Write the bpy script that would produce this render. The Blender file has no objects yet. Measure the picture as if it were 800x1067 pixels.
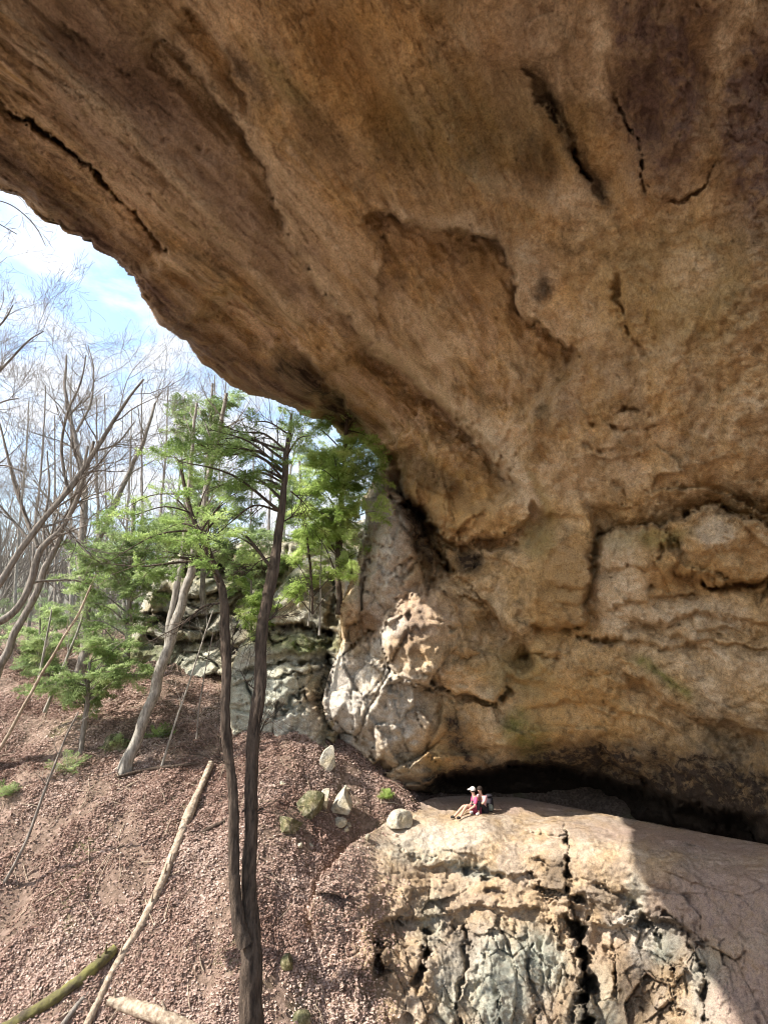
import bpy, math, random
import numpy as np
random.seed(7); rng = np.random.default_rng(7)
scene = bpy.context.scene
R = math.radians
# ------------------------------------------------------------------ camera, sky, sun, exposure
W, H, FP, PITCH = 800.0, 1067.0, 560.0, R(15)
cam_d = bpy.data.cameras.new('camera'); cam = bpy.data.objects.new('camera', cam_d)
scene.collection.objects.link(cam); scene.camera = cam
cam_d.sensor_fit = 'VERTICAL'; cam_d.sensor_height = 36.0; cam_d.lens = 36.0*FP/H
cam.rotation_euler = (R(90)+PITCH, 0, 0); cam_d.clip_end = 3000; cam_d.clip_start = 0.05

SUN_EL = R(44.5); SUN_AZ = R(-108)      # azimuth from +Y (view direction) towards +X; negative = left
sun_dir = np.array([math.sin(SUN_AZ)*math.cos(SUN_EL), math.cos(SUN_AZ)*math.cos(SUN_EL), math.sin(SUN_EL)])
sd = bpy.data.lights.new('sun', 'SUN'); sd.energy = 4.2; sd.angle = R(0.5); sd.color = (1.0, 0.94, 0.86)
so = bpy.data.objects.new('sun', sd); scene.collection.objects.link(so)
from mathutils import Vector, Matrix
so.rotation_euler = Vector(sun_dir).to_track_quat('Z', 'Y').to_euler()

world = bpy.data.worlds.new('World'); scene.world = world; world.use_nodes = True
nt = world.node_tree; nt.nodes.clear()
def N(nt, t, **k):
    n = nt.nodes.new(t)
    for a, b in k.items():
        if a in ('op',): n.operation = b
        elif a == 'ins':
            for i, v in b.items(): n.inputs[i].default_value = v
        else: setattr(n, a, b)
    return n
sky = N(nt, 'ShaderNodeTexSky', sky_type='NISHITA', sun_disc=False, sun_elevation=SUN_EL, sun_rotation=SUN_AZ, air_density=1.3, dust_density=1.5)
tc = N(nt, 'ShaderNodeTexCoord')
mp = N(nt, 'ShaderNodeMapping'); mp.inputs['Scale'].default_value = (1.0, 1.0, 2.2); mp.inputs['Rotation'].default_value = (0.3, 0.5, 0.4)
cn = N(nt, 'ShaderNodeTexNoise', ins={'Scale': 5.5, 'Detail': 9.0, 'Roughness': 0.6, 'Distortion': 0.35})
cr = N(nt, 'ShaderNodeValToRGB'); cr.color_ramp.elements[0].position = 0.42; cr.color_ramp.elements[1].position = 0.60
mx = N(nt, 'ShaderNodeMixRGB'); mx.inputs[2].default_value = (3.1, 3.25, 3.5, 1)
bg = N(nt, 'ShaderNodeBackground'); bg.inputs['Strength'].default_value = 0.15
wo = N(nt, 'ShaderNodeOutputWorld')
L = nt.links.new
L(tc.outputs['Generated'], mp.inputs['Vector']); L(mp.outputs[0], cn.inputs['Vector']); L(cn.outputs['Fac'], cr.inputs[0])
L(cr.outputs[0], mx.inputs[0]); L(sky.outputs[0], mx.inputs[1]); L(mx.outputs[0], bg.inputs['Color']); L(bg.outputs[0], wo.inputs[0])

scene.view_settings.view_transform = 'Standard'; scene.view_settings.look = 'None'
scene.view_settings.exposure = 1.35; scene.view_settings.gamma = 1.0
scene.render.engine = 'CYCLES'
cy = scene.cycles
cy.use_denoising = True; cy.max_bounces = 6; cy.diffuse_bounces = 4; cy.transparent_max_bounces = 4; cy.glossy_bounces = 1
cy.filter_width = 1.05; cy.use_adaptive_sampling = True; cy.adaptive_threshold = 0.02
try: cy.denoising_prefilter = 'ACCURATE'
except Exception: pass

# ------------------------------------------------------------------ maths helpers
cp, sp = math.cos(PITCH), math.sin(PITCH)
def PT(px, py, t):
    """world point seen at photo pixel px, py, at forward distance t"""
    px = np.asarray(px, float); py = np.asarray(py, float); t = np.asarray(t, float)
    cx = (px-W/2)/FP*t; cyy = -(py-H/2)/FP*t
    return np.stack([cx, t*cp-cyy*sp, t*sp+cyy*cp], -1)
def smooth(a, b, x):
    u = np.clip((x-a)/(b-a), 0, 1); return u*u*(3-2*u)
GR = np.array([[1,1,0],[-1,1,0],[1,-1,0],[-1,-1,0],[1,0,1],[-1,0,1],[1,0,-1],[-1,0,-1],[0,1,1],[0,-1,1],[0,1,-1],[0,-1,-1],[1,1,1],[-1,-1,1],[1,-1,-1],[-1,1,-1]], float)
def hsh(x, y, z, s=0):
    x, y, z = np.asarray(x), np.asarray(y), np.asarray(z)
    h = (x*374761393 + y*668265263 + z*2147483647 + s*1274126177) & 0xffffffff
    h = ((h ^ (h >> 13))*1274126177) & 0xffffffff
    h = ((h ^ (h >> 16))*2246822519) & 0xffffffff
    return (h ^ (h >> 15))
def noise(p, s=0):
    i = np.floor(p).astype(np.int64); f = p-i; u = f*f*f*(f*(f*6-15)+10)
    out = 0
    for dx in (0, 1):
        for dy in (0, 1):
            for dz in (0, 1):
                g = GR[hsh(i[..., 0]+dx, i[..., 1]+dy, i[..., 2]+dz, s) & 15]
                d = g[..., 0]*(f[..., 0]-dx)+g[..., 1]*(f[..., 1]-dy)+g[..., 2]*(f[..., 2]-dz)
                w = (u[..., 0] if dx else 1-u[..., 0])*(u[..., 1] if dy else 1-u[..., 1])*(u[..., 2] if dz else 1-u[..., 2])
                out = out+d*w
    return out
def fbm(p, o=4, s=0, rough=0.5):
    a, r = 1.0, 0
    for k in range(o): r = r+a*noise(p*(2.03**k)+17.3*k, s+k); a *= rough
    return r
def worley(p, s=0):
    i = np.floor(p).astype(np.int64); f1 = np.full(p.shape[:-1], 9.0); f2 = f1.copy(); cid = np.zeros(f1.shape)
    for dx in (-1, 0, 1):
        for dy in (-1, 0, 1):
            for dz in (-1, 0, 1):
                c = i+np.array([dx, dy, dz])
                h = hsh(c[..., 0], c[..., 1], c[..., 2], s)
                q = c+np.stack([(h & 1023)/1023., ((h >> 10) & 1023)/1023., ((h >> 20) & 1023)/1023.], -1)
                d = np.sqrt(((q-p)**2).sum(-1)); v = ((h >> 5) & 4095)/4095.
                m = d < f1; f2 = np.where(m, f1, np.minimum(f2, d)); cid = np.where(m, v, cid); f1 = np.where(m, d, f1)
    return f1, f2, cid
def facet(p, s=0, tilt=1.0):
    """angular broken-stone relief: each cell is a flat face with its own height and slope"""
    i = np.floor(p).astype(np.int64); f1 = np.full(p.shape[:-1], 9.0); f2 = f1.copy(); out = np.zeros(f1.shape)
    for dx in (-1, 0, 1):
        for dy in (-1, 0, 1):
            for dz in (-1, 0, 1):
                c = i+np.array([dx, dy, dz]); h = hsh(c[..., 0], c[..., 1], c[..., 2], s)
                q = c+np.stack([(h & 1023)/1023., ((h >> 10) & 1023)/1023., ((h >> 20) & 1023)/1023.], -1)
                d = np.sqrt(((q-p)**2).sum(-1)); v = ((h >> 5) & 255)/255.-.5+tilt*((p-q)*GR[(h >> 13) & 15]).sum(-1)*.6
                m = d < f1; f2 = np.where(m, f1, np.minimum(f2, d)); out = np.where(m, v, out); f1 = np.where(m, d, f1)
    return out, f2-f1
class RBF:
    """thin-plate surface through scattered values"""
    def __init__(s, pts, vals, sc=100.0, lam=1e-4):
        s.sc = sc; s.p = np.array(pts, float)/sc; v = np.array(vals, float); n = len(v)
        K = s.k(np.linalg.norm(s.p[:, None]-s.p[None], axis=-1))+lam*np.eye(n)
        Q = np.hstack([np.ones((n, 1)), s.p]); A = np.block([[K, Q], [Q.T, np.zeros((3, 3))]])
        w = np.linalg.solve(A, np.concatenate([v, np.zeros(3)])); s.w = w[:n]; s.a = w[n:]
    def k(s, r): return np.where(r > 1e-9, r*r*np.log(np.maximum(r, 1e-9)), 0)
    def __call__(s, x, y):
        x = np.asarray(x, float)/s.sc; y = np.asarray(y, float)/s.sc
        r = s.a[0]+s.a[1]*x+s.a[2]*y
        for (a, b), w in zip(s.p, s.w): r = r+w*s.k(np.hypot(x-a, y-b))
        return r
def pdist(px, py, line, closed=False):
    """unsigned distance, side (+ right-hand / below when going right), arc position 0..L"""
    ln = np.array(line, float)
    if closed: ln = np.vstack([ln, ln[:1]])
    best = np.full(px.shape, 1e9); side = np.zeros(px.shape); arc = np.zeros(px.shape); s0 = 0
    nx = np.zeros(px.shape); ny = np.zeros(px.shape)
    for a, b in zip(ln[:-1], ln[1:]):
        d = b-a; l = np.hypot(*d)+1e-9
        u = np.clip(((px-a[0])*d[0]+(py-a[1])*d[1])/l**2, 0, 1)
        qx = a[0]+u*d[0]; qy = a[1]+u*d[1]; r = np.hypot(px-qx, py-qy)
        cr_ = ((px-a[0])*(-d[1])+(py-a[1])*d[0])
        m = r < best
        best = np.where(m, r, best); side = np.where(m, np.sign(cr_), side); arc = np.where(m, s0+u*l, arc)
        nx = np.where(m, qx, nx); ny = np.where(m, qy, ny); s0 += l
    return best, side, arc, s0, nx, ny
def inside(px, py, poly):
    c = np.zeros(px.shape, bool); n = len(poly)
    for k in range(n):
        x1, y1 = poly[k]; x2, y2 = poly[(k+1) % n]
        if y1 == y2: continue
        m = ((y1 > py) != (y2 > py)) & (px < (x2-x1)*(py-y1)/(y2-y1)+x1)
        c ^= m
    return c
def crv(pts, n=6):
    """Catmull-Rom through points of any dimension"""
    p = np.array(pts, float); p = np.vstack([2*p[0]-p[1], p, 2*p[-1]-p[-2]]); out = []
    for i in range(1, len(p)-2):
        for k in range(n):
            t = k/n; a, b, c, d = p[i-1], p[i], p[i+1], p[i+2]
            out.append(0.5*((2*b)+(-a+c)*t+(2*a-5*b+4*c-d)*t*t+(-a+3*b-3*c+d)*t**3))
    out.append(p[-2]); return np.array(out)

# ------------------------------------------------------------------ object helpers
def unit_(v): v = np.array(v, float); return v/np.linalg.norm(v)
def mesh_from(name, V, F4, mat, parent=None, smoothf=True, attrs=None, F3=None):
    me = bpy.data.meshes.new(name)
    V = np.asarray(V, np.float32); F4 = np.asarray(F4, np.int32).reshape(-1, 4) if F4 is not None and len(F4) else np.zeros((0, 4), np.int32)
    F3 = np.asarray(F3, np.int32).reshape(-1, 3) if F3 is not None and len(F3) else np.zeros((0, 3), np.int32)
    me.vertices.add(len(V)); me.vertices.foreach_set('co', V.ravel())
    nl = F4.size+F3.size; me.loops.add(nl); me.loops.foreach_set('vertex_index', np.concatenate([F4.ravel(), F3.ravel()]))
    me.polygons.add(len(F4)+len(F3))
    st = np.concatenate([np.arange(len(F4))*4, F4.size+np.arange(len(F3))*3]).astype(np.int32)
    me.polygons.foreach_set('loop_start', st)
    me.polygons.foreach_set('use_smooth', np.full(len(st), smoothf))
    me.update(calc_edges=True); me.validate()
    for k, v in (attrs or {}).items():
        at = me.attributes.new(k, 'FLOAT', 'POINT'); at.data.foreach_set('value', np.asarray(v, np.float32))
    if mat: me.materials.append(mat)
    o = bpy.data.objects.new(name, me); scene.collection.objects.link(o)
    if parent: o.parent = parent
    return o
def tag(o, label=None, cat=None, group=None, kind=None):
    if label: o['label'] = label
    if cat: o['category'] = cat
    if group: o['group'] = group
    if kind: o['kind'] = kind
    return o
def thing(name, loc, label, cat, group=None):
    o = bpy.data.objects.new(name, None); scene.collection.objects.link(o); o.location = tuple(float(a) for a in loc); o.empty_display_size = 0.2
    return tag(o, label, cat, group)
class MB:
    def __init__(s): s.v = []; s.f = []; s.n = 0; s.t = []
    def add(s, V, F, tri=False):
        s.v.append(np.asarray(V, float)); (s.t if tri else s.f).append(np.asarray(F)+s.n); s.n += len(V)
    def bark(s, pts, rad, n=28, amp=.13, step=.07, fl=0.0):
        """tube with furrowed bark, lumps and a flared foot"""
        pts = np.asarray(pts, float); L_ = np.concatenate([[0], np.cumsum(np.linalg.norm(np.diff(pts, axis=0), axis=1))]); m = min(260, max(4, int(L_[-1]/step)))
        u = np.linspace(0, L_[-1], m); P_ = np.stack([np.interp(u, L_, pts[:, k]) for k in range(3)], -1); r_ = np.interp(u, L_, np.broadcast_to(rad, (len(pts),)))
        k0 = len(s.v); s.tube(P_, r_, n); V = s.v[k0]; A = V.reshape(m, n, 3)-P_[:, None]
        d = .5*noise(V*np.array([3., 3., 1.2]), 5)+.45*noise(V*np.array([14., 14., 3.]), 6)+.4*noise(V*np.array([34., 34., 8.]), 7)
        g = 1+amp*d.reshape(m, n)*2+fl*np.exp(-u/.35)[:, None]*(1+.6*np.cos(np.arange(n)/n*2*math.pi*4)[None])
        s.v[k0] = (P_[:, None]+A*g[..., None]).reshape(-1, 3)
    def tube(s, pts, rad, n=6, cap=True):
        pts = np.asarray(pts, float); m = len(pts); rad = np.broadcast_to(rad, (m,))
        tg = np.gradient(pts, axis=0); tg /= np.linalg.norm(tg, axis=1)[:, None]+1e-9
        ref = np.array([0.0, 0, 1]) if abs(tg[0][2]) < 0.8 else np.array([1.0, 0, 0])
        u = np.cross(tg, ref); u /= np.linalg.norm(u, axis=1)[:, None]+1e-9; w = np.cross(tg, u)
        a = np.arange(n)/n*2*math.pi
        V = pts[:, None]+rad[:, None, None]*(np.cos(a)[None, :, None]*u[:, None]+np.sin(a)[None, :, None]*w[:, None])
        i = np.arange(m-1)[:, None]*n; j = np.arange(n)[None]; k = (j+1) % n
        F = np.stack([i+j, i+k, i+n+k, i+n+j], -1).reshape(-1, 4)
        s.add(V.reshape(-1, 3), F)
        if cap:
            for e in (0, m-1):
                b = s.n; c = V[e]; s.add(np.vstack([c, pts[e]]), [[q, (q+1) % n, n] for q in range(n)], tri=True)
    def build(s, name, mat, parent=None, smoothf=True, attrs=None):
        if not s.v: return None
        V = np.vstack(s.v)
        if parent is not None: V = V-np.array(parent.location)
        return mesh_from(name, V, np.vstack(s.f) if s.f else None, mat, parent, smoothf, attrs, np.vstack(s.t) if s.t else None)

# ------------------------------------------------------------------ materials
def new_mat(name, rough=0.9):
    m = bpy.data.materials.new(name); m.use_nodes = True; b = m.node_tree.nodes['Principled BSDF']
    b.inputs['Roughness'].default_value = rough
    b.inputs['Specular IOR Level'].default_value = 0.25
    return m, m.node_tree, b
def ramp(nt, stops):
    r = N(nt, 'ShaderNodeValToRGB'); e = r.color_ramp.elements
    while len(e) < len(stops): e.new(0.5)
    for el, (p, c) in zip(e, stops): el.position = p; el.color = (*c, 1)
    return r
def mixc(nt, fac, a, b, mode='MIX'):
    m = N(nt, 'ShaderNodeMixRGB', blend_type=mode)
    for i, v in ((0, fac), (1, a), (2, b)):
        if hasattr(v, 'is_linked') or hasattr(v, 'links'): nt.links.new(v, m.inputs[i])
        elif i == 0: m.inputs[0].default_value = v
        else: m.inputs[i].default_value = (*v, 1)
    return m.outputs[0]
def tex(nt, kind, scale, vec=None, **ins):
    n = N(nt, kind); n.inputs['Scale'].default_value = scale
    for k, v in ins.items(): n.inputs[k].default_value = v
    if vec is not None: nt.links.new(vec, n.inputs['Vector'])
    return n
def mapped(nt, scale=(1, 1, 1), rot=(0, 0, 0)):
    t = N(nt, 'ShaderNodeTexCoord'); m = N(nt, 'ShaderNodeMapping')
    m.inputs['Scale'].default_value = scale; m.inputs['Rotation'].default_value = rot
    nt.links.new(t.outputs['Object'], m.inputs['Vector']); return m.outputs[0]
def math_(nt, op, a, b=0.0, clamp=False):
    m = N(nt, 'ShaderNodeMath', op=op); m.use_clamp = clamp
    for i, v in enumerate((a, b)):
        if hasattr(v, 'links'): nt.links.new(v, m.inputs[i])
        else: m.inputs[i].default_value = v
    return m.outputs[0]
def attr(nt, name): return N(nt, 'ShaderNodeAttribute', attribute_name=name).outputs['Fac']
STRATA = (PT(385, 468, 23)-PT(0, 200, 12)); STRATA /= np.linalg.norm(STRATA)
def rock_mat(name, c_lo, c_mid, c_hi, streak=(1, 1, 1), srot=(0, 0, 0), stain_shade=(), bump=0.6, fine=1.0):
    """mottled sandstone; stains = (attribute, colour) layers broken up by noise"""
    m, nt, b = new_mat(name, 0.93)
    v0 = mapped(nt); v1 = mapped(nt, streak, srot)
    n1 = tex(nt, 'ShaderNodeTexNoise', 0.55*fine, v1, Detail=7.0, Roughness=0.62, Distortion=0.6)
    n2 = tex(nt, 'ShaderNodeTexNoise', 3.1*fine, v1, Detail=9.0, Roughness=0.68, Distortion=0.3)
    n3 = tex(nt, 'ShaderNodeTexNoise', 17*fine, v0, Detail=6.0, Roughness=0.75)
    # a second, bedded grain stretched along the strata, used where the 'bedded' attribute says so
    dt = N(nt, 'ShaderNodeVectorMath', operation='DOT_PRODUCT'); nt.links.new(v0, dt.inputs[0]); dt.inputs[1].default_value = tuple(STRATA)
    sc_ = N(nt, 'ShaderNodeVectorMath', operation='SCALE'); sc_.inputs[0].default_value = tuple(STRATA); nt.links.new(math_(nt, 'MULTIPLY', dt.outputs['Value'], 0.91), sc_.inputs['Scale'])
    sb = N(nt, 'ShaderNodeVectorMath', operation='SUBTRACT'); nt.links.new(v0, sb.inputs[0]); nt.links.new(sc_.outputs[0], sb.inputs[1]); vq = sb.outputs[0]
    nq = tex(nt, 'ShaderNodeTexNoise', 3.4*fine, vq, Detail=12.0, Roughness=0.74, Distortion=0.7)
    bed = attr(nt, 'bedded')
    grain = N(nt, 'ShaderNodeMixRGB'); nt.links.new(bed, grain.inputs[0]); nt.links.new(n2.outputs['Fac'], grain.inputs[1]); nt.links.new(nq.outputs['Fac'], grain.inputs[2]); grain = grain.outputs[0]
    a = math_(nt, 'ADD', math_(nt, 'MULTIPLY', n1.outputs['Fac'], 0.4), math_(nt, 'MULTIPLY', grain, 0.6))
    r = ramp(nt, [(0.38, c_lo), (0.5, c_mid), (0.61, c_hi)]); nt.links.new(a, r.inputs[0]); col = r.outputs[0]
    n4 = tex(nt, 'ShaderNodeTexNoise', 0.8*fine, v0, Detail=5.0, Roughness=0.6)
    r4 = ramp(nt, [(0.42, (1.0, 1.0, 1.0)), (0.62, (1.05, 0.95, 0.76))]); nt.links.new(n4.outputs['Fac'], r4.inputs[0])
    col = mixc(nt, 1.0, col, r4.outputs[0], 'MULTIPLY')
    ns = tex(nt, 'ShaderNodeTexNoise', 1.5*fine, vq, Detail=10.0, Roughness=0.66, Distortion=0.4); rs_ = ramp(nt, [(0.47, (0, 0, 0)), (0.60, (1, 1, 1))]); nt.links.new(ns.outputs['Fac'], rs_.inputs[0])
    col = mixc(nt, math_(nt, 'MULTIPLY', math_(nt, 'MULTIPLY', rs_.outputs[0], bed), 0.62), col, tuple(min(1, x*y) for x, y in zip(c_hi, (1.12, 1.15, 1.3))))
    rs2 = ramp(nt, [(0.36, (1, 1, 1)), (0.46, (0, 0, 0))]); nt.links.new(ns.outputs['Fac'], rs2.inputs[0])
    col = mixc(nt, math_(nt, 'MULTIPLY', math_(nt, 'MULTIPLY', rs2.outputs[0], bed), 0.5), col, tuple(x*.8 for x in c_lo))
    for k, c in stain_shade:
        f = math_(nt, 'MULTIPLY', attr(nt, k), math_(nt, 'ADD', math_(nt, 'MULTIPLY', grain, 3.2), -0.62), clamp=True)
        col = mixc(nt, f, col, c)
    r3 = ramp(nt, [(0.30, (0.42, 0.40, 0.38)), (0.5, (1, 1, 1)), (0.70, (1.4, 1.38, 1.33))]); nt.links.new(n3.outputs['Fac'], r3.inputs[0])
    col = mixc(nt, 0.85, col, r3.outputs[0], 'MULTIPLY')
    n5 = tex(nt, 'ShaderNodeTexNoise', 42*fine, v0, Detail=4.0, Roughness=0.8); r5 = ramp(nt, [(0.33, (0.72, 0.70, 0.68)), (0.5, (1, 1, 1)), (0.67, (1.25, 1.24, 1.2))]); nt.links.new(n5.outputs['Fac'], r5.inputs[0])
    col = mixc(nt, 0.8, col, r5.outputs[0], 'MULTIPLY')
    # little pits
    vo = tex(nt, 'ShaderNodeTexVoronoi', 9*fine, v1); rp = ramp(nt, [(0.05, (0.45, 0.42, 0.4)), (0.17, (1, 1, 1))]); nt.links.new(vo.outputs['Distance'], rp.inputs[0])
    col = mixc(nt, 0.6, col, rp.outputs[0], 'MULTIPLY')
    nt.links.new(col, b.inputs['Base Color'])
    hgt = math_(nt, 'ADD', math_(nt, 'MULTIPLY', grain, 0.9), math_(nt, 'MULTIPLY', n3.outputs['Fac'], 0.22))
    hgt = math_(nt, 'ADD', hgt, math_(nt, 'MULTIPLY', math_(nt, 'MINIMUM', vo.outputs['Distance'], 0.2), 0.35))
    bp = N(nt, 'ShaderNodeBump'); bp.inputs['Strength'].default_value = bump; bp.inputs['Distance'].default_value = 0.32/fine
    nt.links.new(hgt, bp.inputs['Height']); nt.links.new(bp.outputs[0], b.inputs['Normal'])
    return m
def simple(name, c1, c2, scale=8, rough=0.9, bump=0.0, streak=(1, 1, 1), transl=0.0, detail=5.0):
    m, nt, b = new_mat(name, rough); v = mapped(nt, streak)
    n = tex(nt, 'ShaderNodeTexNoise', scale, v, Detail=detail, Roughness=0.65)
    r = ramp(nt, [(0.35, c1), (0.65, c2)]); nt.links.new(n.outputs['Fac'], r.inputs[0]); nt.links.new(r.outputs[0], b.inputs['Base Color'])
    if bump:
        bp = N(nt, 'ShaderNodeBump'); bp.inputs['Strength'].default_value = bump; bp.inputs['Distance'].default_value = 0.05
        nt.links.new(n.outputs['Fac'], bp.inputs['Height']); nt.links.new(bp.outputs[0], b.inputs['Normal'])
    if transl:
        tr = N(nt, 'ShaderNodeBsdfTranslucent'); nt.links.new(r.outputs[0], tr.inputs[0]); ms = N(nt, 'ShaderNodeMixShader'); ms.inputs[0].default_value = transl
        out = nt.nodes['Material Output']; nt.links.new(b.outputs[0], ms.inputs[1]); nt.links.new(tr.outputs[0], ms.inputs[2]); nt.links.new(ms.outputs[0], out.inputs[0])
    return m
def leafmat(name, stops, transl=0.4):
    """colour picked per leaf through the 'tint' attribute"""
    m, nt, b = new_mat(name, 0.7); r = ramp(nt, stops); nt.links.new(attr(nt, 'tint'), r.inputs[0]); nt.links.new(r.outputs[0], b.inputs['Base Color'])
    tr = N(nt, 'ShaderNodeBsdfTranslucent'); nt.links.new(r.outputs[0], tr.inputs[0]); ms = N(nt, 'ShaderNodeMixShader'); ms.inputs[0].default_value = transl
    nt.links.new(b.outputs[0], ms.inputs[1]); nt.links.new(tr.outputs[0], ms.inputs[2]); nt.links.new(ms.outputs[0], nt.nodes['Material Output'].inputs[0])
    return m

# ------------------------------------------------------------------ rock relief builder
class Relief:
    def __init__(s, xs, ys, poly, ctrl, warp=3.0, seed=1):
        X, Y = np.meshgrid(xs, ys); s.X, s.Y = X, Y; s.shape = X.shape
        dx = np.gradient(xs)[None, :]; dy = np.gradient(ys)[:, None]; s.cell = np.maximum(dx, dy)+0*X
        ins = inside(X, Y, poly); d, _, _, _, nx, ny = pdist(X, Y, poly, True)
        sd = np.where(ins, d, -d); snap = np.abs(sd) < 0.55*s.cell
        X = np.where(snap, nx, X); Y = np.where(snap, ny, Y); s.px, s.py = X, Y; s.keep = (sd > -0.55*s.cell); s.sd = np.maximum(sd, 0)
        c = np.array(ctrl, float); s.t = 1.0/np.maximum(RBF(c[:, :2], 1/c[:, 2], 100.0, 1e-5)(X, Y), 1/60.0)
        s.attrs = {}
        pos = PT(X, Y, s.t); s.pos0 = pos
        w = np.stack([X/38.0, Y/38.0, 0*X+seed], -1)
        w2 = w*4.5
        s.wx = X+warp*fbm(w, 4, seed)*2.2+1.6*fbm(w2, 3, seed+2, .7)*1.6; s.wy = Y+warp*fbm(w+31.7, 4, seed+5)*2.2+1.6*fbm(w2+9, 3, seed+3, .7)*1.6
        s.wm = np.clip(0.75+1.5*fbm(w*2.2+77, 3, seed+9, .6), 0.22, 1.5)
    def _ln(s, line, m=1.0):
        ln = crv(line, 5) if len(line) > 2 else np.array(line, float)
        return pdist(s.wx, s.wy, ln)
    def step(s, line, h, decay, soft=2.0, side=1, ends=25):
        """rock on the right-hand side of the line lies h metres deeper, easing back over decay px"""
        d, sg, arc, L_, _, _ = s._ln(line); d = d*sg*side
        tp = smooth(0, ends, arc)*smooth(0, ends, L_-arc)
        w = smooth(-soft, soft, d)*np.exp(-np.maximum(d, 0)/decay)
        s.t = s.t+h*w*tp; return s
    def groove(s, line, h, width, ends=12):
        d, sg, arc, L_, _, _ = s._ln(line); tp = smooth(0, ends, arc+2)*smooth(0, ends, L_-arc+2)
        ww_ = width*s.wm*0.85
        s.t = s.t+h*np.exp(-(d/ww_)**2)*tp*np.minimum(s.wm*1.2, 1); return s
    def blob(s, cx, cy_, rx, ry, h, rot=0, k=2):
        c_, s_ = math.cos(R(rot)), math.sin(R(rot)); x = s.wx-cx; y = s.wy-cy_
        r = ((x*c_+y*s_)/rx)**2+((-x*s_+y*c_)/ry)**2
        s.t = s.t-h*np.exp(-r**(k/2)); return s
    def paint(s, a, line, width, amt=1.0, ends=20):
        d, sg, arc, L_, _, _ = s._ln(line); tp = smooth(0, ends, arc+2)*smooth(0, ends, L_-arc+2)
        v = amt*np.exp(-(d/width)**2)*tp; s.attrs[a] = np.maximum(s.attrs.get(a, 0*s.px), v); return s
    def pblob(s, a, cx, cy_, rx, ry, amt=1.0, rot=0):
        c_, s_ = math.cos(R(rot)), math.sin(R(rot)); x = s.wx-cx; y = s.wy-cy_
        r = ((x*c_+y*s_)/rx)**2+((-x*s_+y*c_)/ry)**2
        s.attrs[a] = np.maximum(s.attrs.get(a, 0*s.px), amt*np.exp(-r**2)); return s
    def rim(s, r_px, h):
        """surface curls away towards the outline"""
        u = np.clip(1-s.sd/r_px, 0, 1); s.t = s.t+h*(1-np.sqrt(np.maximum(1-u*u, 0))); return s
    def build(s, name, mat, thick, parent=None, names=()):
        pos = PT(s.px, s.py, s.t).reshape(-1, 3); k = s.keep; hh, ww = s.shape
        idx = np.arange(hh*ww).reshape(hh, ww)
        q = k[:-1, :-1] & k[1:, :-1] & k[:-1, 1:] & k[1:, 1:]
        F = np.stack([idx[:-1, :-1][q], idx[1:, :-1][q], idx[1:, 1:][q], idx[:-1, 1:][q]], -1)
        E = np.concatenate([F[:, [0, 1]], F[:, [1, 2]], F[:, [2, 3]], F[:, [3, 0]]]); key = np.sort(E, 1); key = key[:, 0]*(hh*ww)+key[:, 1]
        _, inv, cnt = np.unique(key, return_inverse=True, return_counts=True); bE = E[cnt[inv] == 1]
        bv = np.unique(bE); mp_ = {int(v): hh*ww+i for i, v in enumerate(bv)}
        P0 = pos[bv]; c = pos[F.ravel()].mean(0)
        out = P0*1.0+P0/np.linalg.norm(P0, axis=1)[:, None]*thick
        out2 = out+(c-P0)*0.06
        G = np.array([[b, a, mp_[int(a)], mp_[int(b)]] for a, b in bE])
        V = np.vstack([pos, out2]); Fa = np.vstack([F, G])
        used = np.unique(Fa); rm = np.full(len(V), -1); rm[used] = np.arange(len(used))
        at = {n: np.concatenate([(s.attrs[n] if n in s.attrs else 0*s.px).ravel(), np.zeros(len(bv))])[used] for n in names}
        V = V[used]
        if parent is not None: V = V-np.array(parent.location)
        return mesh_from(name, V, rm[Fa], mat, parent, True, at)
def axis(lo, hi, a, b, fine, grow=1.12, mx_=14):
    """fine spacing between a and b, growing outside"""
    v = list(np.arange(a, b, fine)); x = v[-1]; st = fine
    while x < hi: st = min(st*grow, mx_); x += st; v.append(x)
    x = v[0]; st = fine; pre = []
    while x > lo: st = min(st*grow, mx_); x -= st; pre.append(x)
    return np.array(pre[::-1]+v)

# ------------------------------------------------------------------ ground (world-space height field)
gp = []   # (px, py, depth) seen ground points
for a in [(-200,1067,12),(0,1067,12),(150,1067,12),(300,1067,12),(345,1067,12.6),(-200,950,14.3),(0,950,14),(150,950,14),(318,950,14.4),
          (-300,850,17),(0,850,16.6),(150,850,16.6),(310,860,16.6),(-300,760,21),(0,760,20.5),(130,790,19),(250,785,19.5),(330,790,19.6),(370,815,19.6),(425,842,19.3),(420,950,17.0),(430,1067,14.6),(390,890,17.9),(480,900,20),
          (-300,690,27),(0,700,25.5),(100,700,25),(200,730,23),(60,660,33),(-300,640,38)]:
    gp.append(PT(*a))
gp += [np.array(a, float) for a in [(0,9,-10),(-8,9,-10),(8,9,-10.5),(0,5,-9),(0,2,-5),(0,0,-2.2),(-8,3,-6),(8,3,-6),(0,-6,-1.5),(-15,-6,-2),(15,-6,-2),
      (4,17,-10.5),(9,15,-10.5),(2,24,-6.3),(5,26,-6.9),(12,22,-6.8),(20,20,-7),(20,8,-9),(6,30,-4),(14,34,-4),(-30,20,-5),(-30,9,-9),(-35,45,3.2),(-12,48,1.2),(10,50,1.2),(-20,80,1),(20,80,1),(-60,80,3),(-70,30,0)]]
gp = np.array(gp)
GZ = RBF(gp[:, :2], gp[:, 2], 10.0, 1e-3)
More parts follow.
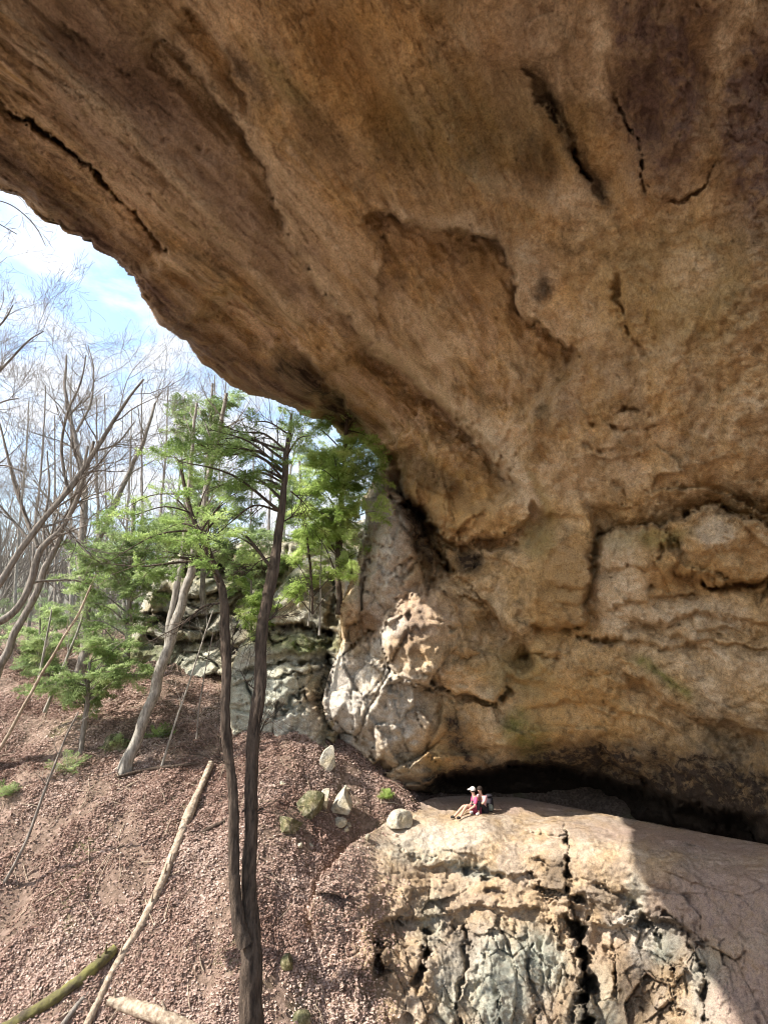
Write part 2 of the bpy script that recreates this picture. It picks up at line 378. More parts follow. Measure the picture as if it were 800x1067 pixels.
def gz(x, y):
    x = np.asarray(x, float); y = np.asarray(y, float); p = np.stack([x, y, 0*x], -1)
    return GZ(x, y)+0.30*fbm(p*0.35, 3, 3)+0.16*fbm(p*1.3, 3, 9)+0.05*noise(p*5.0, 4)
def hit(px, py, t0=6.0, t1=60.0):
    """where the sight line through a photo pixel meets the ground"""
    ts = np.arange(t0, t1, 0.05); p = PT(np.full(ts.shape, float(px)), np.full(ts.shape, float(py)), ts)
    b = p[:, 2]-gz(p[:, 0], p[:, 1]); i = np.where(b < 0)[0]
    return p[i[0]] if len(i) else p[-1]
def depth_at(px, py):
    p = hit(px, py); return float(p[1]*cp+p[2]*sp)

m_soil, nt, b = new_mat('leaf_strewn_soil', 0.95)
v = mapped(nt); n1 = tex(nt, 'ShaderNodeTexNoise', 0.5, v, Detail=5.0); n2 = tex(nt, 'ShaderNodeTexNoise', 9, v, Detail=6.0, Roughness=0.7)
vo = tex(nt, 'ShaderNodeTexVoronoi', 11, v); rv = ramp(nt, [(0.0, (0.11, 0.075, 0.055)), (0.5, (0.24, 0.165, 0.125)), (1.0, (0.42, 0.30, 0.24))])
nt.links.new(vo.outputs['Color'], rv.inputs[0])
r1 = ramp(nt, [(0.42, (0.085, 0.062, 0.042)), (0.65, (0.20, 0.145, 0.105))]); nt.links.new(n2.outputs['Fac'], r1.inputs[0])
c = mixc(nt, 0.6, r1.outputs[0], rv.outputs[0])
rm_ = ramp(nt, [(0.60, (0, 0, 0)), (0.72, (0.6, 0.6, 0.6))]); nt.links.new(n1.outputs['Fac'], rm_.inputs[0]); c = mixc(nt, rm_.outputs[0], c, (0.09, 0.11, 0.03))
sx = N(nt, 'ShaderNodeSeparateXYZ'); nt.links.new(v, sx.inputs[0]); fy = math_(nt, 'MULTIPLY', math_(nt, 'SUBTRACT', sx.outputs['Y'], 34.0), 0.05, clamp=True); nf = tex(nt, 'ShaderNodeTexNoise', 0.25, v, Detail=8.0, Roughness=0.7)
rf = ramp(nt, [(0.35, (0.12, 0.12, 0.09)), (0.65, (0.27, 0.25, 0.20))]); nt.links.new(nf.outputs['Fac'], rf.inputs[0]); c = mixc(nt, fy, c, rf.outputs[0])
nt.links.new(c, b.inputs['Base Color']); bp = N(nt, 'ShaderNodeBump'); bp.inputs['Strength'].default_value = 0.8; bp.inputs['Distance'].default_value = 0.08
nt.links.new(n2.outputs['Fac'], bp.inputs['Height']); nt.links.new(bp.outputs[0], b.inputs['Normal'])
gx = axis(-900, 900, -16, 9, 0.14, 1.10, 60); gy = axis(-60, 1500, 6, 34, 0.14, 1.10, 60)
GX, GY = np.meshgrid(gx, gy); far = smooth(60, 160, np.hypot(GX, GY))
GZZ = gz(np.clip(GX, -60, 60), np.clip(GY, -20, 85)); GZZ = GZZ*(1-far)+far*(19+9*fbm(np.stack([GX/90, GY/90, 0*GX], -1), 3, 5))*(GY > 0)-8*far*(GY <= 0)
i_ = np.arange(GX.size).reshape(GX.shape)
tag(mesh_from('ground', np.stack([GX, GY, GZZ], -1).reshape(-1, 3), np.stack([i_[:-1, :-1], i_[:-1, 1:], i_[1:, 1:], i_[1:, :-1]], -1).reshape(-1, 4), m_soil), kind='structure')

# ------------------------------------------------------------------ the great rock overhang
OV = [(-560,-330),(-300,-60),(-150,70),(-60,150),(0,197),(48,232),(95,250),(140,288),(158,325),(195,355),(240,402),(285,417),(312,432),(345,443),(382,465),(396,478),
      (388,502),(376,520),(380,548),(372,585),(362,612),(350,640),(356,668),(344,700),(336,735),(344,768),(368,800),(396,818),(440,826),(500,832),(560,834),(620,850),(700,866),(800,884),(950,915),(1300,990),(2300,1230),
      (2300,-1400),(-560,-1400)]
ctrl = [(430,818,20.8),(400,805,20.5),(500,822,21.3),(600,826,21.5),(640,842,20.3),(700,852,18.2),(800,872,16.2),(375,780,20.4),(450,765,19.7),(550,765,19.2),(650,775,18.0),(800,790,15.6),
 (350,740,20.3),(400,700,20.0),(450,650,19.6),(550,680,19.0),(650,655,17.2),(800,650,14.6),(365,620,21.5),(385,560,22),(400,500,22.6),(450,560,20.8),(520,560,19.2),(600,560,17.6),(700,550,15.7),(800,540,14.0),
 (385,466,23),(340,443,22),(450,450,20.0),(500,450,18.5),(600,450,16.2),(700,450,14.6),(800,450,13.0),(150,310,15.6),(240,402,19),(200,300,15.2),(300,300,15.5),(400,300,15.2),(500,300,14.5),(600,300,13.5),(800,300,11.8),(330,400,18.3),
 (0,197,12),(60,180,12.1),(300,200,12.8),(600,200,12),(800,200,10.8),(0,0,9.6),(200,0,9.9),(400,0,9.8),(600,0,9.5),(800,0,9.2),(-300,-60,8.5),(-300,-400,6.2),(400,-400,6.6),(400,-900,4.6),(1200,-400,6.2),(1200,100,8.8),(1300,500,9.5),(1300,900,9.8),
 (2200,0,7.5),(2200,600,6.5),(2200,1100,6.5),(-500,-1300,4),(1400,-1300,4),(1100,860,12.3),(1100,700,11.5)]
xs = axis(-560, 2300, -12, 812, 1.75, 1.10, 30); ys = axis(-1400, 1240, -12, 895, 1.75, 1.10, 30)
def rough_edge(poly, a, b_, amp, seed):
    o = []
    for k in range(len(poly)):
        P0, P1 = poly[k], poly[(k+1) % len(poly)]; o.append(P0)
        if a <= k < b_:
            L_ = math.hypot(P1[0]-P0[0], P1[1]-P0[1]); n_ = max(1, int(L_/6))
            for j in range(1, n_):
                u = j/n_; x = P0[0]+(P1[0]-P0[0])*u; y = P0[1]+(P1[1]-P0[1])*u
                v = float(fbm(np.array([[x/60., y/60., seed]]), 5, seed, .6)[0])*amp*2
                o.append((x+v*0.5, y-v))
    return o
OV_L = OV
rk = Relief(xs, ys, rough_edge(OV, 3, 24, 4.5, 3), ctrl, warp=3.0, seed=2)
# front lip band and the long seam under it
rk.step([(-90,20),(0,105),(55,140),(110,190),(178,268)], 0.8, 60, 1.5).groove([(-60,50),(0,108),(55,143),(110,193),(175,266)], 0.5, 3)
rk.step([(225,290),(262,322),(300,352),(335,392),(370,432),(396,462)], 1.3, 60, 3, ends=30)
rk.step([(170,270),(215,305),(260,350),(300,380)], 0.35, 14, 2).step([(120,170),(180,225),(250,290),(330,350)], 0.22, 18, 1.5)
rk.step([(30,60),(110,120),(190,200),(260,262)], 0.18, 16, 1.5).step([(60,20),(150,90),(215,160)], 0.25, 14, 1.5)
# long pale rib and the hollow panel below it
rk.step([(150,10),(215,90),(262,150),(290,215),(310,268),(375,345),(430,392),(485,440),(515,470),(535,500),(552,530)], 1.25, 42, 3, ends=50)
rk.step([(365,345),(420,392),(470,432),(505,468),(530,500),(546,528)], 1.5, 50, 2.5, ends=40)
rk.groove([(508,478),(516,500),(513,520)], 0.3, 2)
# upper scooped panel
rk.step([(372,232),(395,222),(425,232),(455,243),(495,240),(520,255),(532,285),(540,310),(552,330),(580,350),(612,378)], 1.5, 55, 1.5, ends=20)
rk.groove([(528,290),(540,318),(556,338),(580,350)], 0.35, 4).groove([(548,300),(556,322),(575,345)], 0.2, 3)
rk.blob(566,296,10,18,-0.3).blob(545,275,25,30,0.25)
# hanging lobe end, gap over the buttress
rk.blob(470,500,75,50,0.55,35,4)
rk.step([(556,520),(543,548),(515,562),(482,566),(452,552),(425,520),(405,486)], -2.3, 32, 2.5, side=-1, ends=16) if False else None
rk.step([(392,470),(410,500),(432,528),(458,552),(486,566),(516,562),(543,548),(552,520)], 1.5, 26, 2.5, ends=14)
rk.groove([(405,492),(430,528),(458,556),(486,570),(520,567),(545,552)], 1.0, 7)
# second lobe under it (left of the square block) with its dark edge
rk.blob(580,600,48,55,0.55,10,4)
rk.step([(548,648),(575,656),(600,655),(613,642),(616,610),(618,575),(622,552)], 0.9, 22, 2, ends=14)
rk.groove([(560,652),(596,657),(613,640),(615,600),(619,562)], 0.55, 4.5)
rk.step([(456,572),(470,600),(500,622),(524,648),(545,672),(560,700)], 1.0, 30, 3, ends=16)
rk.blob(486,588,16,12,-0.35,30)
rk.step([(470,585),(520,585),(556,600)], 0.5, 25, 3)
# square block on the right: arched crack above, cracks in it
rk.step([(618,566),(640,558),(662,552),(690,546),(712,536),(745,527),(775,538),(812,548)], 1.60, 30, 1.6, side=-1, ends=10)
rk.groove([(628,562),(662,553),(690,547),(712,537),(745,528),(775,539),(812,549)], 0.7, 3)
rk.groove([(700,550),(706,575),(702,600)], 0.4, 5).blob(732,562,25,16,0.56).blob(770,560,25,20,0.32)
rk.step([(690,592),(720,600),(748,610),(775,606),(815,594)], 0.96, 18, 1.6).groove([(722,600),(748,611),(775,607),(815,596)], 0.7, 3.5).groove([(742,598),(750,608)], 0.6, 6)
rk.groove([(668,614),(680,610),(690,616)], 0.5, 4).blob(700,580,60,26,0.40,5,4).blob(650,600,30,40,0.56,0,4)
rk.step([(640,640),(690,648),(740,640),(812,655)], 0.56, 20, 3).step([(640,690),(680,720),(720,745),(812,772)], 1.28, 60, 6, ends=40).step([(670,640),(700,660),(760,690)], 0.40, 12, 2)
rk.groove([(598,667),(620,669),(645,666)], 1.2, 4.2, ends=3).step([(590,664),(620,663),(650,660)], 0.48, 12, 1.5)
rk.step([(530,690),(560,684),(600,680)], 0.32, 12, 1.5).groove([(536,692),(565,684),(590,676)], 0.15, 1.6).groove([(600,700),(625,706),(640,700)], 0.15, 1.8)
rk.step([(610,770),(650,800),(690,830)], 0.80, 25, 3)
rk.step([(618,640),(660,628),(700,618),(740,622)], 0.5, 14, 1.5).step([(615,600),(650,590),(690,592)], 0.4, 12, 1.5).step([(640,664),(700,672),(760,668),(812,680)], 0.45, 16, 2).step([(560,604),(600,612),(618,606)], .35, 12, 1.5).groove([(684,560),(688,575),(680,590)], .35, 2).groove([(650,655),(700,650),(760,662)], .35, 2)
rk.step([(540,740),(600,730),(660,742),(720,770)], 0.45, 22, 2).step([(480,770),(540,780),(600,772)], .35, 18, 2)
# undercut at the foot of the wall
rk.step([(440,812),(500,806),(560,800),(620,812),(700,838),(800,862)], 2.6, 110, 8, ends=30)
rk.blob(575,832,90,20,-1.0,4,4)
# buttress: leaning upper slab, gap, big lower block
rk.step([(398,470),(418,512),(440,545),(456,580),(462,606)], 1.6, 16, 2.5, side=-1, ends=8)
rk.groove([(430,520),(446,552),(458,590),(457,610)], 1.0, 6).groove([(458,608),(440,620),(418,628),(408,640)], 0.9, 5)
rk.blob(412,560,22,60,0.6,-8,4).groove([(403,500),(408,560),(418,620)], -0.25, 4).groove([(392,520),(396,580),(398,620)], 0.3, 4)
rk.step([(345,690),(372,668),(392,652),(408,632),(436,616),(458,608)], 1.0, 22, 2.5, side=-1, ends=10)
rk.blob(440,670,45,45,0.6,-20,4).step([(400,640),(394,670),(400,700)], 0.4, 20, 3, side=1)
rk.step([(400,712),(440,716),(475,722),(508,728),(524,722),(530,700)], 0.75, 26, 2, ends=10).groove([(440,717),(478,724),(508,730),(526,722),(528,702)], 0.5, 3)
rk.groove([(480,692),(495,688),(506,680)], 0.35, 2.5).groove([(516,722),(518,742)], 0.5, 3.5).groove([(430,690),(440,700),(436,712)], 0.2, 2.5)
rk.blob(420,750,40,50,0.5,-15,4).groove([(405,715),(412,745),(425,780)], -0.22, 5).groove([(380,770),(390,790),(410,812)], 0.4, 4)
rk.step([(338,760),(352,770),(368,785),(384,812)], 0.9, 14, 2, side=-1, ends=6).groove([(350,770),(372,800)],0.3,3)
rk.step([(345,640),(362,652),(372,660)], 0.5, 12, 2).groove([(352,665),(372,664),(392,652)], 0.5, 3).groove([(376,520),(384,548),(380,590)], 0.35, 4)
# ceiling cracks, upper right
rk.step([(540,60),(562,100),(585,130),(598,160),(612,190),(632,215)], 0.5, 30, 2, side=-1).groove([(560,100),(588,140),(604,172),(616,192)], 0.5, 2.2)
rk.groove([(630,90),(650,120),(664,160),(672,205)], 0.3, 1.8).groove([(690,208),(715,205),(735,190),(748,168)], 0.35, 2)
rk.groove([(638,282),(642,310),(656,345),(672,366),(682,372)], 0.3, 2.5).groove([(640,432),(662,428),(684,432)], 0.35, 2.2).groove([(610,438),(640,446),(690,440)], 0.25, 2)
rk.groove([(600,462),(640,470),(680,462)], 0.2, 2).groove([(620,500),(650,512),(640,540)], 0.15, 2).step([(600,470),(650,480),(690,462)], 0.2, 10, 1.5)
rk.step([(190,0),(210,20),(245,80),(262,130)], 0.35, 22, 2).groove([(190,5),(200,22),(205,35)], 0.4, 6)
rk.rim(16, 1.0)
# grain of the rock: long waves, beds along the lip, blocky patches, pits
p = PT(rk.px, rk.py, rk.t); sc = rk.t*0+1
al = (p@STRATA)[..., None]*STRATA; q = p-al*0.82
lipw = np.exp(-np.maximum(pdist(rk.px, rk.py, OV_L[:16])[0]-60, 0)/200.0)*smooth(560, 470, rk.py)
rk.t = rk.t+0.30*fbm(p*0.22, 3, 5)+0.16*fbm(p*0.8, 4, 8, 0.55)*(1-0.5*lipw)+0.26*fbm(q*1.15, 5, 12, 0.55)*(0.35+lipw)
f1, f2, cid = worley(p*0.55+0.35*np.stack([noise(p*1.2, 1), noise(p*1.2, 2), noise(p*1.2, 3)], -1), 4)
low = smooth(420, 560, rk.py)
rk.t = rk.t+(0.16*(cid-0.5)+0.0)*(0.05+0.5*low)
f1, f2, cid = worley(q*1.5+0.3*np.stack([noise(p*2, 4), noise(p*2, 5), noise(p*2, 6)], -1), 14)
rk.t = rk.t+0.03*(cid-0.5)*np.clip(fbm(p*0.4, 2, 77)*3+.2, 0, 1)
wvq = .2*np.stack([noise(p*1.1, 1), noise(p*1.1, 2), noise(p*1.1, 3)], -1)
rk.attrs['bedded'] = np.clip(lipw*1.3, 0, 1)
def terr(x, k=0.72):
    f = x-np.floor(x); return np.floor(x)+smooth(k, 1, f)
rk.t = rk.t+0.055*terr(fbm(q*0.55+5, 5, 71, .55)*9)*(0.3+0.7*np.clip(fbm(p*0.3+3, 2, 73)*3+.5, 0, 1))
ck = np.abs(fbm(q*0.7+50, 5, 81, .55)); ckm = np.clip(fbm(p*0.35+9, 2, 83)*5, 0, 1); rk.t = rk.t+0.06*np.exp(-(ck/0.012)**2)*ckm
ck = np.abs(fbm(p*1.3+90, 4, 85, .55)); ckm = np.clip(fbm(p*0.5+19, 2, 87)*5, 0, 1); rk.t = rk.t+0.04*np.exp(-(ck/0.015)**2)*ckm
NB = np.cross(STRATA, unit_([0, 0.35, 1])); NB /= np.linalg.norm(NB); cb = p@NB
lw = np.clip(lipw*1.25, 0, 1)
for k_, a_, s_ in ((0.75, .20, 401), (2.1, .11, 403), (5.5, .05, 405)):
    bb = cb*k_+0.9*fbm(q*0.35*k_, 4, s_, .6); f_ = bb-np.floor(bb); hh_ = (hsh(np.floor(bb).astype(np.int64), 0*np.floor(bb).astype(np.int64), 0*np.floor(bb).astype(np.int64)+7, s_) & 255)/255.-.5
    rk.t = rk.t+a_*lw*(f_*smooth(1.0, .9, f_)*.8+hh_)*np.clip(fbm(p*0.4+s_, 2, s_)*3+.7, .1, 1)
va, ea = facet((p+.3*np.stack([noise(p*.8, 1), noise(p*.8, 2), noise(p*.8, 3)], -1))*0.42, 501); rk.t = rk.t+0.55*va*low*np.clip(fbm(p*.2, 2, 503)*3+.7, .2, 1)
bt = smooth(490, 440, rk.px+0*rk.py)*smooth(470, 520, rk.py)
pw_ = p+.12*np.stack([noise(p*.9, 1), noise(p*.9, 2), noise(p*.9, 3)], -1)
for k_, a_, s_ in ((.38, .9, 511), (.85, .42, 513), (2.0, .09, 515), (4.5, .03, 517)):
    va, ea = facet(pw_*k_*np.array([1, 1, .7]), s_); rk.t = rk.t+bt*(a_*va+(.35*a_)*np.exp(-(ea/.03)**2))
for k_, a_, s_ in ((1.1, .14, 521), (2.8, .06, 523), (6.0, .022, 525)):
    va, ea = facet(pw_*k_*np.array([1, 1, 1.4]), s_); rk.t = rk.t+(1-bt)*low*(a_*va+.3*a_*np.exp(-(ea/.03)**2))*np.clip(fbm(p*.35+s_, 2, s_)*4+.4, 0, 1)
for k_, a_, s_ in ((1.3, .07, 531), (3.2, .035, 533)):
    va, ea = facet((q+wvq)*k_, s_); rk.t = rk.t+(1-low)*(a_*va)*np.clip(fbm(p*.3+s_, 2, s_)*4+.5, 0.1, 1)
rid = 1-np.abs(fbm(q*2.2, 4, 21))*2.2
rk.t = rk.t+0.035*rid+0.03*fbm(p*6, 3, 33, 0.6)-0.0
# stone staining and tone patches; the wall-foot dark is shade painted in
rk.paint('pale', [(150,20),(215,95),(262,150),(290,215),(310,268)], 16, 1.0).paint('pale', [(300,262),(375,340),(430,388),(485,432),(515,462),(540,500),(560,545)], 11, 1.5).paint('pale', [(200,60),(300,190),(380,280),(470,380)], 14, .7).paint('pale', [(20,40),(120,130),(230,240),(320,340)], 12, .7)
rk.paint('pale', [(392,210),(440,232),(500,236),(535,285),(548,312)], 10, 1.0).pblob('pale', 552,290,24,40,1.3).pblob('pale', 560,200,60,14,.5,20)
rk.paint('pale', [(622,0),(624,60),(618,110)], 8, 1.5).paint('pale', [(560,10),(580,80),(600,100)], 14, .4).paint('pale', [(790,0),(770,15),(755,40),(740,80)], 12, 1.5).paint('pale', [(620,180),(600,205),(560,200)], 12, .9).pblob('pale',720,285,30,25,.6)
rk.paint('pale', [(625,560),(640,600),(660,610),(640,640),(700,640),(790,640)], 18, .75).paint('pale', [(700,640),(760,690),(815,705)], 16, .6).pblob('pale', 745,555,20,16,1.3).pblob('pale', 640,600,22,50,.7)
rk.paint('pale', [(660,625),(720,690),(760,740)], 12, .45).pblob('pale', 600,500,40,30,.35)
rk.pblob('purple', 690,90,55,120,1.0).pblob('purple', 790,130,50,120,1.0).pblob('purple', 660,30,45,50,.8).pblob('purple', 735,30,40,40,.7).pblob('purple',120,60,110,60,.35,40).paint('purple', [(-20,150),(80,230),(150,300),(240,385),(330,430)], 24, .8)
rk.paint('dark', [(280,372),(330,405),(380,450)], 16, .9).pblob('dark', 486,588,20,14,.9,30).pblob('dark', 566,302,9,16,.8).pblob('dark', 560,170,22,40,.6,-20).paint('dark', [(560,90),(600,160),(640,220)], 10, .7).pblob('dark', 455,500,45,14,.6,35)  # darker below the lip, in hollows and along a crack
rk.pblob('dark', 740,825,120,46,1.0,14).pblob('dark', 700,850,150,34,1.8,12).pblob('dark', 565,822,120,26,2.2,4).pblob('dark', 610,800,90,30,1.0).pblob('dark', 770,800,70,50,.5).pblob('dark', 600,400,70,40,.25).pblob('dark', 430,660,30,14,.5,-60).paint('dark', [(468,730),(480,770),(490,805)], 14, .8).pblob('dark', 436,555,14,50,.9,-20).pblob('dark', 700,830,120,22,.5,10).pblob('dark',765,795,50,40,.5).pblob('dark', 620,800,60,20,.6)  # wall-foot and undercut patches put recess shade into the colour
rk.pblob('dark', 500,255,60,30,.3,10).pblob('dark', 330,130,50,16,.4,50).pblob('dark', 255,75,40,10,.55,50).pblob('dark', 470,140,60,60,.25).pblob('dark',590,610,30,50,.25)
rk.paint('moss', [(520,742),(550,770),(570,800)], 18, .9).paint('moss', [(655,680),(690,705),(730,730)], 7, .8).pblob('moss', 640,570,24,12,.7,-20).pblob('moss', 690,560,30,10,.6,-10).pblob('moss', 560,520,16,34,.5,-25).pblob('moss', 500,130,120,60,.38)
rk.pblob('moss', 540,700,40,30,.35).pblob('moss', 700,300,90,70,.3).pblob('moss', 450,800,30,10,.4).pblob('moss', 290,80,50,14,.45,50).pblob('moss',560,560,20,20,.5).pblob('moss',540,820,60,16,.4)
rk.paint('white', [(345,745),(372,700),(398,665),(420,640)], 12, 1).pblob('white', 372,715,26,40,.95,30).paint('white', [(402,680),(406,720),(420,765),(428,780)], 7, 1).paint('white', [(398,520),(402,560),(404,600)], 6, .8).pblob('white', 385,600,18,40,.65).pblob('white', 400,740,50,60,.8).pblob('white', 355,730,24,60,1.2).pblob('white', 400,560,24,70,.8)
rk.paint('white', [(412,500),(430,530),(445,560)], 4, .8).paint('white', [(440,718),(400,706)], 6, .9).pblob('white', 430,720,30,30,.45).pblob('white', 430,805,18,20,.4).pblob('white', 395,540,20,60,.5)
rk.pblob('ochre', 360,60,80,90,.5).pblob('ochre', 470,510,60,40,.7,30).pblob('ochre', 510,260,70,50,.3).pblob('ochre', 600,740,80,60,.6).pblob('ochre', 580,620,40,50,.6).pblob('ochre', 740,610,70,60,.5).pblob('ochre', 460,770,40,40,.6).pblob('grey', 420,640,50,40,.9).pblob('grey',400,560,30,60,.8).pblob('ochre', 200,260,120,40,.0)
rk.pblob('grey', 130,110,130,60,1.1,42).pblob('grey', 250,220,130,40,1.1,42).pblob('grey', 60,40,90,50,.6,42).pblob('grey', 330,300,90,22,.5,42).pblob('grey', 560,60,70,70,.5)
NM = ('pale', 'purple', 'dark', 'moss', 'white', 'ochre', 'grey', 'bedded')
m_rock = rock_mat('sandstone', (0.22, 0.156, 0.086), (0.47, 0.338, 0.196), (0.68, 0.52, 0.34), (1, 1, 1), stain_shade=(
    ('ochre', (0.48, 0.29, 0.105)), ('grey', (0.42, 0.315, 0.235)), ('moss', (0.22, 0.19, 0.06)), ('purple', (0.15, 0.098, 0.08)), ('pale', (0.62, 0.49, 0.34)), ('white', (0.50, 0.46, 0.40)), ('dark', (0.045, 0.03, 0.02))))  # the dark layer also carries the painted wall-foot shade
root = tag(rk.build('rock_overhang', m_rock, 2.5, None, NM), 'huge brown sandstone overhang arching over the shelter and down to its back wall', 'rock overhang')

# ------------------------------------------------------------------ the bedrock ledge below
LD = [(415,846),(432,838),(452,831),(480,829),(540,831),(620,846),(700,862),(800,880),(960,910),(1500,950),(1700,1500),(300,1500),(330,1200),(345,1067),(335,1000),(322,950),(335,915),(365,880),(395,862)]
ctrl = [(330,930,14.6),(325,960,14.1),(345,1067,12.5),(365,885,16.6),(400,868,18.1),(430,852,19.0),(425,846,19.3),(500,848,18.6),(600,864,17.0),(700,876,15.7),(800,894,14.3),(500,826,21.6),(440,832,20.4),(600,838,20.0),(700,852,18.2),(800,870,16.2),(960,905,13.6),(960,940,12.6),(1300,960,10.5),
 (400,950,15.2),(450,900,17.2),(500,900,16.9),(500,950,15.7),(500,1067,13.4),(420,1067,12.7),(600,950,15.2),(600,1067,13.2),(700,950,14.1),(800,950,12.8),(800,1067,11.2),(700,1067,12.2),(400,1300,10.5),(600,1300,10.5),(900,1300,8.5),(1300,1100,7.5)]
xs = axis(300, 1700, 312, 812, 1.1, 1.12, 25); ys = axis(815, 1500, 822, 1080, 1.1, 1.12, 25)
ld = Relief(xs, ys, LD, ctrl, warp=2.2, seed=6)
ld.groove([(586,862),(589,880),(592,905),(594,930)], 0.8, 2.0, ends=6).groove([(594,925),(599,955),(604,990),(610,1030),(612,1090)], 1.6, 7.5, ends=16)
ld.step([(596,930),(604,980),(616,1030),(626,1090)], 0.5, 40, 3, side=-1).step([(560,925),(590,930)], 0.3, 25, 2)
for ln, h, w in [([(552,868),(572,872),(590,869)], .2, 2.2), ([(556,896),(570,908),(590,902)], .4, 2.5), ([(548,906),(568,932),(590,926)], .35, 2.6),
                 ([(482,905),(500,912),(520,914)], .35, 3.5), ([(505,928),(525,930),(527,945)], .35, 3), ([(445,965),(440,1000),(432,1030)], .8, 5), ([(480,985),(487,1010),(478,1050),(488,1080)], .35, 2.6),
                 ([(460,950),(478,965),(490,990)], .3, 3), ([(395,985),(392,1005),(402,1010)], .7, 7), ([(572,960),(585,985),(598,1010)], .4, 4), ([(635,985),(645,1040)], .4, 3),
                 ([(620,920),(640,930),(668,950)], .35, 3.5), ([(652,945),(668,955),(672,968)], .6, 5), ([(690,950),(718,975),(735,985)], .45, 3.5), ([(716,985),(730,1010),(735,1060)], .5, 4), ([(680,970),(690,985)], .3, 4),
                 ([(410,880),(440,895),(455,890)], .2, 3),
                 ([(520,1040),(518,1067)], .2, 2), ([(560,1050),(556,1067)], .2, 2), ([(555,985),(550,1010),(560,1040)], .2, 2.5), ([(670,1010),(668,1060)], .25, 3), ([(700,1000),(705,1060)], .25, 3)]:
    ld.groove(ln, h, w, ends=5)
ld.step([(380,965),(420,955),(470,955),(500,940),(530,950),(572,940)], 0.45, 40, 4, ends=25).step([(610,960),(650,965),(690,960),(730,985)], 0.5, 40, 4, ends=20).step([(430,905),(480,900),(530,912),(560,905)], 0.3, 30, 3)
ld.blob(390,995,25,25,.3).blob(530,1010,36,60,.35,0,4).blob(660,900,60,25,.2).blob(470,880,50,22,.3)
p = PT(ld.px, ld.py, ld.t); fade = smooth(0, 20, ld.sd)
fr = smooth(880, 960, ld.py+28*fbm(np.stack([ld.px/50, ld.py/50, 0*ld.px], -1), 3, 2)*2)*(1-.8*smooth(720, 800, ld.px-0.25*(ld.py-900)))
wv = 0.35*np.stack([noise(p*0.9, 1), noise(p*0.9, 2), noise(p*0.9, 3)], -1); pa = (p+wv)*np.array([1.5, 1.0, 0.75])
top_ = smooth(975, 925, ld.py+0*ld.px)[..., None]       # flat bedding near the rim, upright joints further down
pw = p+wv*0.35+0.02*np.stack([noise(p*6, 1), noise(p*6, 2), noise(p*6, 3)], -1)
An = top_*np.array([.55, .6, 1.7])+(1-top_)*np.array([1.15, .8, .42])
for k_, a_, s_, cr_ in ((1.0, .30, 3, .12), (2.1, .17, 13, .06), (4.6, .08, 23, .025), (9.5, .035, 43, .008)):
    va, ea = facet(pw*np.array([.55, .6, 1.7])*k_, s_); vb, eb = facet(pw*np.array([1.15, .8, .42])*k_, s_+1); u_ = top_[..., 0]
    mk = (0.10+0.90*fr)*np.clip(fbm(p*0.55+s_, 3, s_+5)*3+(.75 if k_ < 2 else .45), 0.05, 1)
    ld.t = ld.t+mk*(u_*(a_*va+fr**3*cr_*np.exp(-(ea/.022)**2))+(1-u_)*(a_*vb+fr**3*cr_*np.exp(-(eb/.022)**2)))
lay = p[..., 2]*3.2+0.8*fbm(p*0.6, 3, 51); sw = np.abs((lay % 1)-.5)*2
ld.t = ld.t+0.035*sw**3*(0.2+0.8*np.clip(fbm(p*0.45, 2, 61)*3+.3, 0, 1))*fr+0.16*fbm(p*0.7, 4, 31)+0.05*fbm(p*2.6, 4, 36, 0.6)*(0.45+fr)+0.025*fbm(p*9, 2, 39)
ld.paint('dark', [(599,955),(608,1020),(612,1080)], 5, .7).pblob('dark', 580,910,16,18,.6).pblob('dark', 480,990,14,40,.5,15).pblob('dark', 630,940,18,14,.5).pblob('dark', 380,1030,30,22,.5).pblob('dark', 400,985,14,20,.35).pblob('dark', 700,965,24,8,.6,30).pblob('dark',500,905,24,6,.5)
ld.pblob('verd', 520,1030,34,60,1.0).pblob('verd', 470,1030,16,50,.8,10).pblob('verd', 560,1000,26,40,.9,-20).pblob('verd', 490,905,30,8,.8,10).pblob('verd', 450,960,16,30,.5).pblob('verd', 690,980,22,24,.9).pblob('verd', 740,1030,22,50,.7,-10).pblob('verd', 660,940,12,30,.7).pblob('verd',620,1060,30,50,.5)
ld.pblob('verd', 350,940,16,60,.5,20).pblob('verd', 440,885,40,16,.4)
ld.pblob('ochre', 400,1000,30,60,.9,-10).pblob('ochre', 440,930,60,30,.6).pblob('ochre', 650,1010,40,60,.9).pblob('ochre', 560,950,60,30,.5).pblob('ochre', 610,900,60,20,.35).pblob('ochre', 590,1040,14,40,.8)
ld.pblob('white', 650,965,20,14,.7).pblob('white', 665,985,14,30,.7).pblob('white', 480,1000,24,40,.5,20).pblob('white', 450,870,60,14,.5)
ld.pblob('pinky', 360,910,34,40,.8).pblob('pinky', 350,1000,22,60,.6).pblob('pinky', 760,940,90,50,.9).pblob('pinky', 790,1040,60,60,.9).pblob('pinky', 560,836,200,10,.8).pblob('pinky',720,878,120,14,.8,8)
m_ledge = rock_mat('weathered_bedrock', (0.19, 0.145, 0.105), (0.34, 0.272, 0.205), (0.46, 0.39, 0.31), stain_shade=(
    ('ochre', (0.37, 0.27, 0.175)), ('verd', (0.36, 0.365, 0.30)), ('pinky', (0.33, 0.245, 0.20)), ('white', (0.50, 0.45, 0.38)), ('dark', (0.05, 0.038, 0.03))), bump=0.6, fine=1.7)
tag(ld.build('rock_ledge', m_ledge, 2.5, None, ('dark', 'verd', 'ochre', 'white', 'pinky')), 'broad cracked tan bedrock ledge below the overhang with the two hikers on its rim', 'rock ledge')

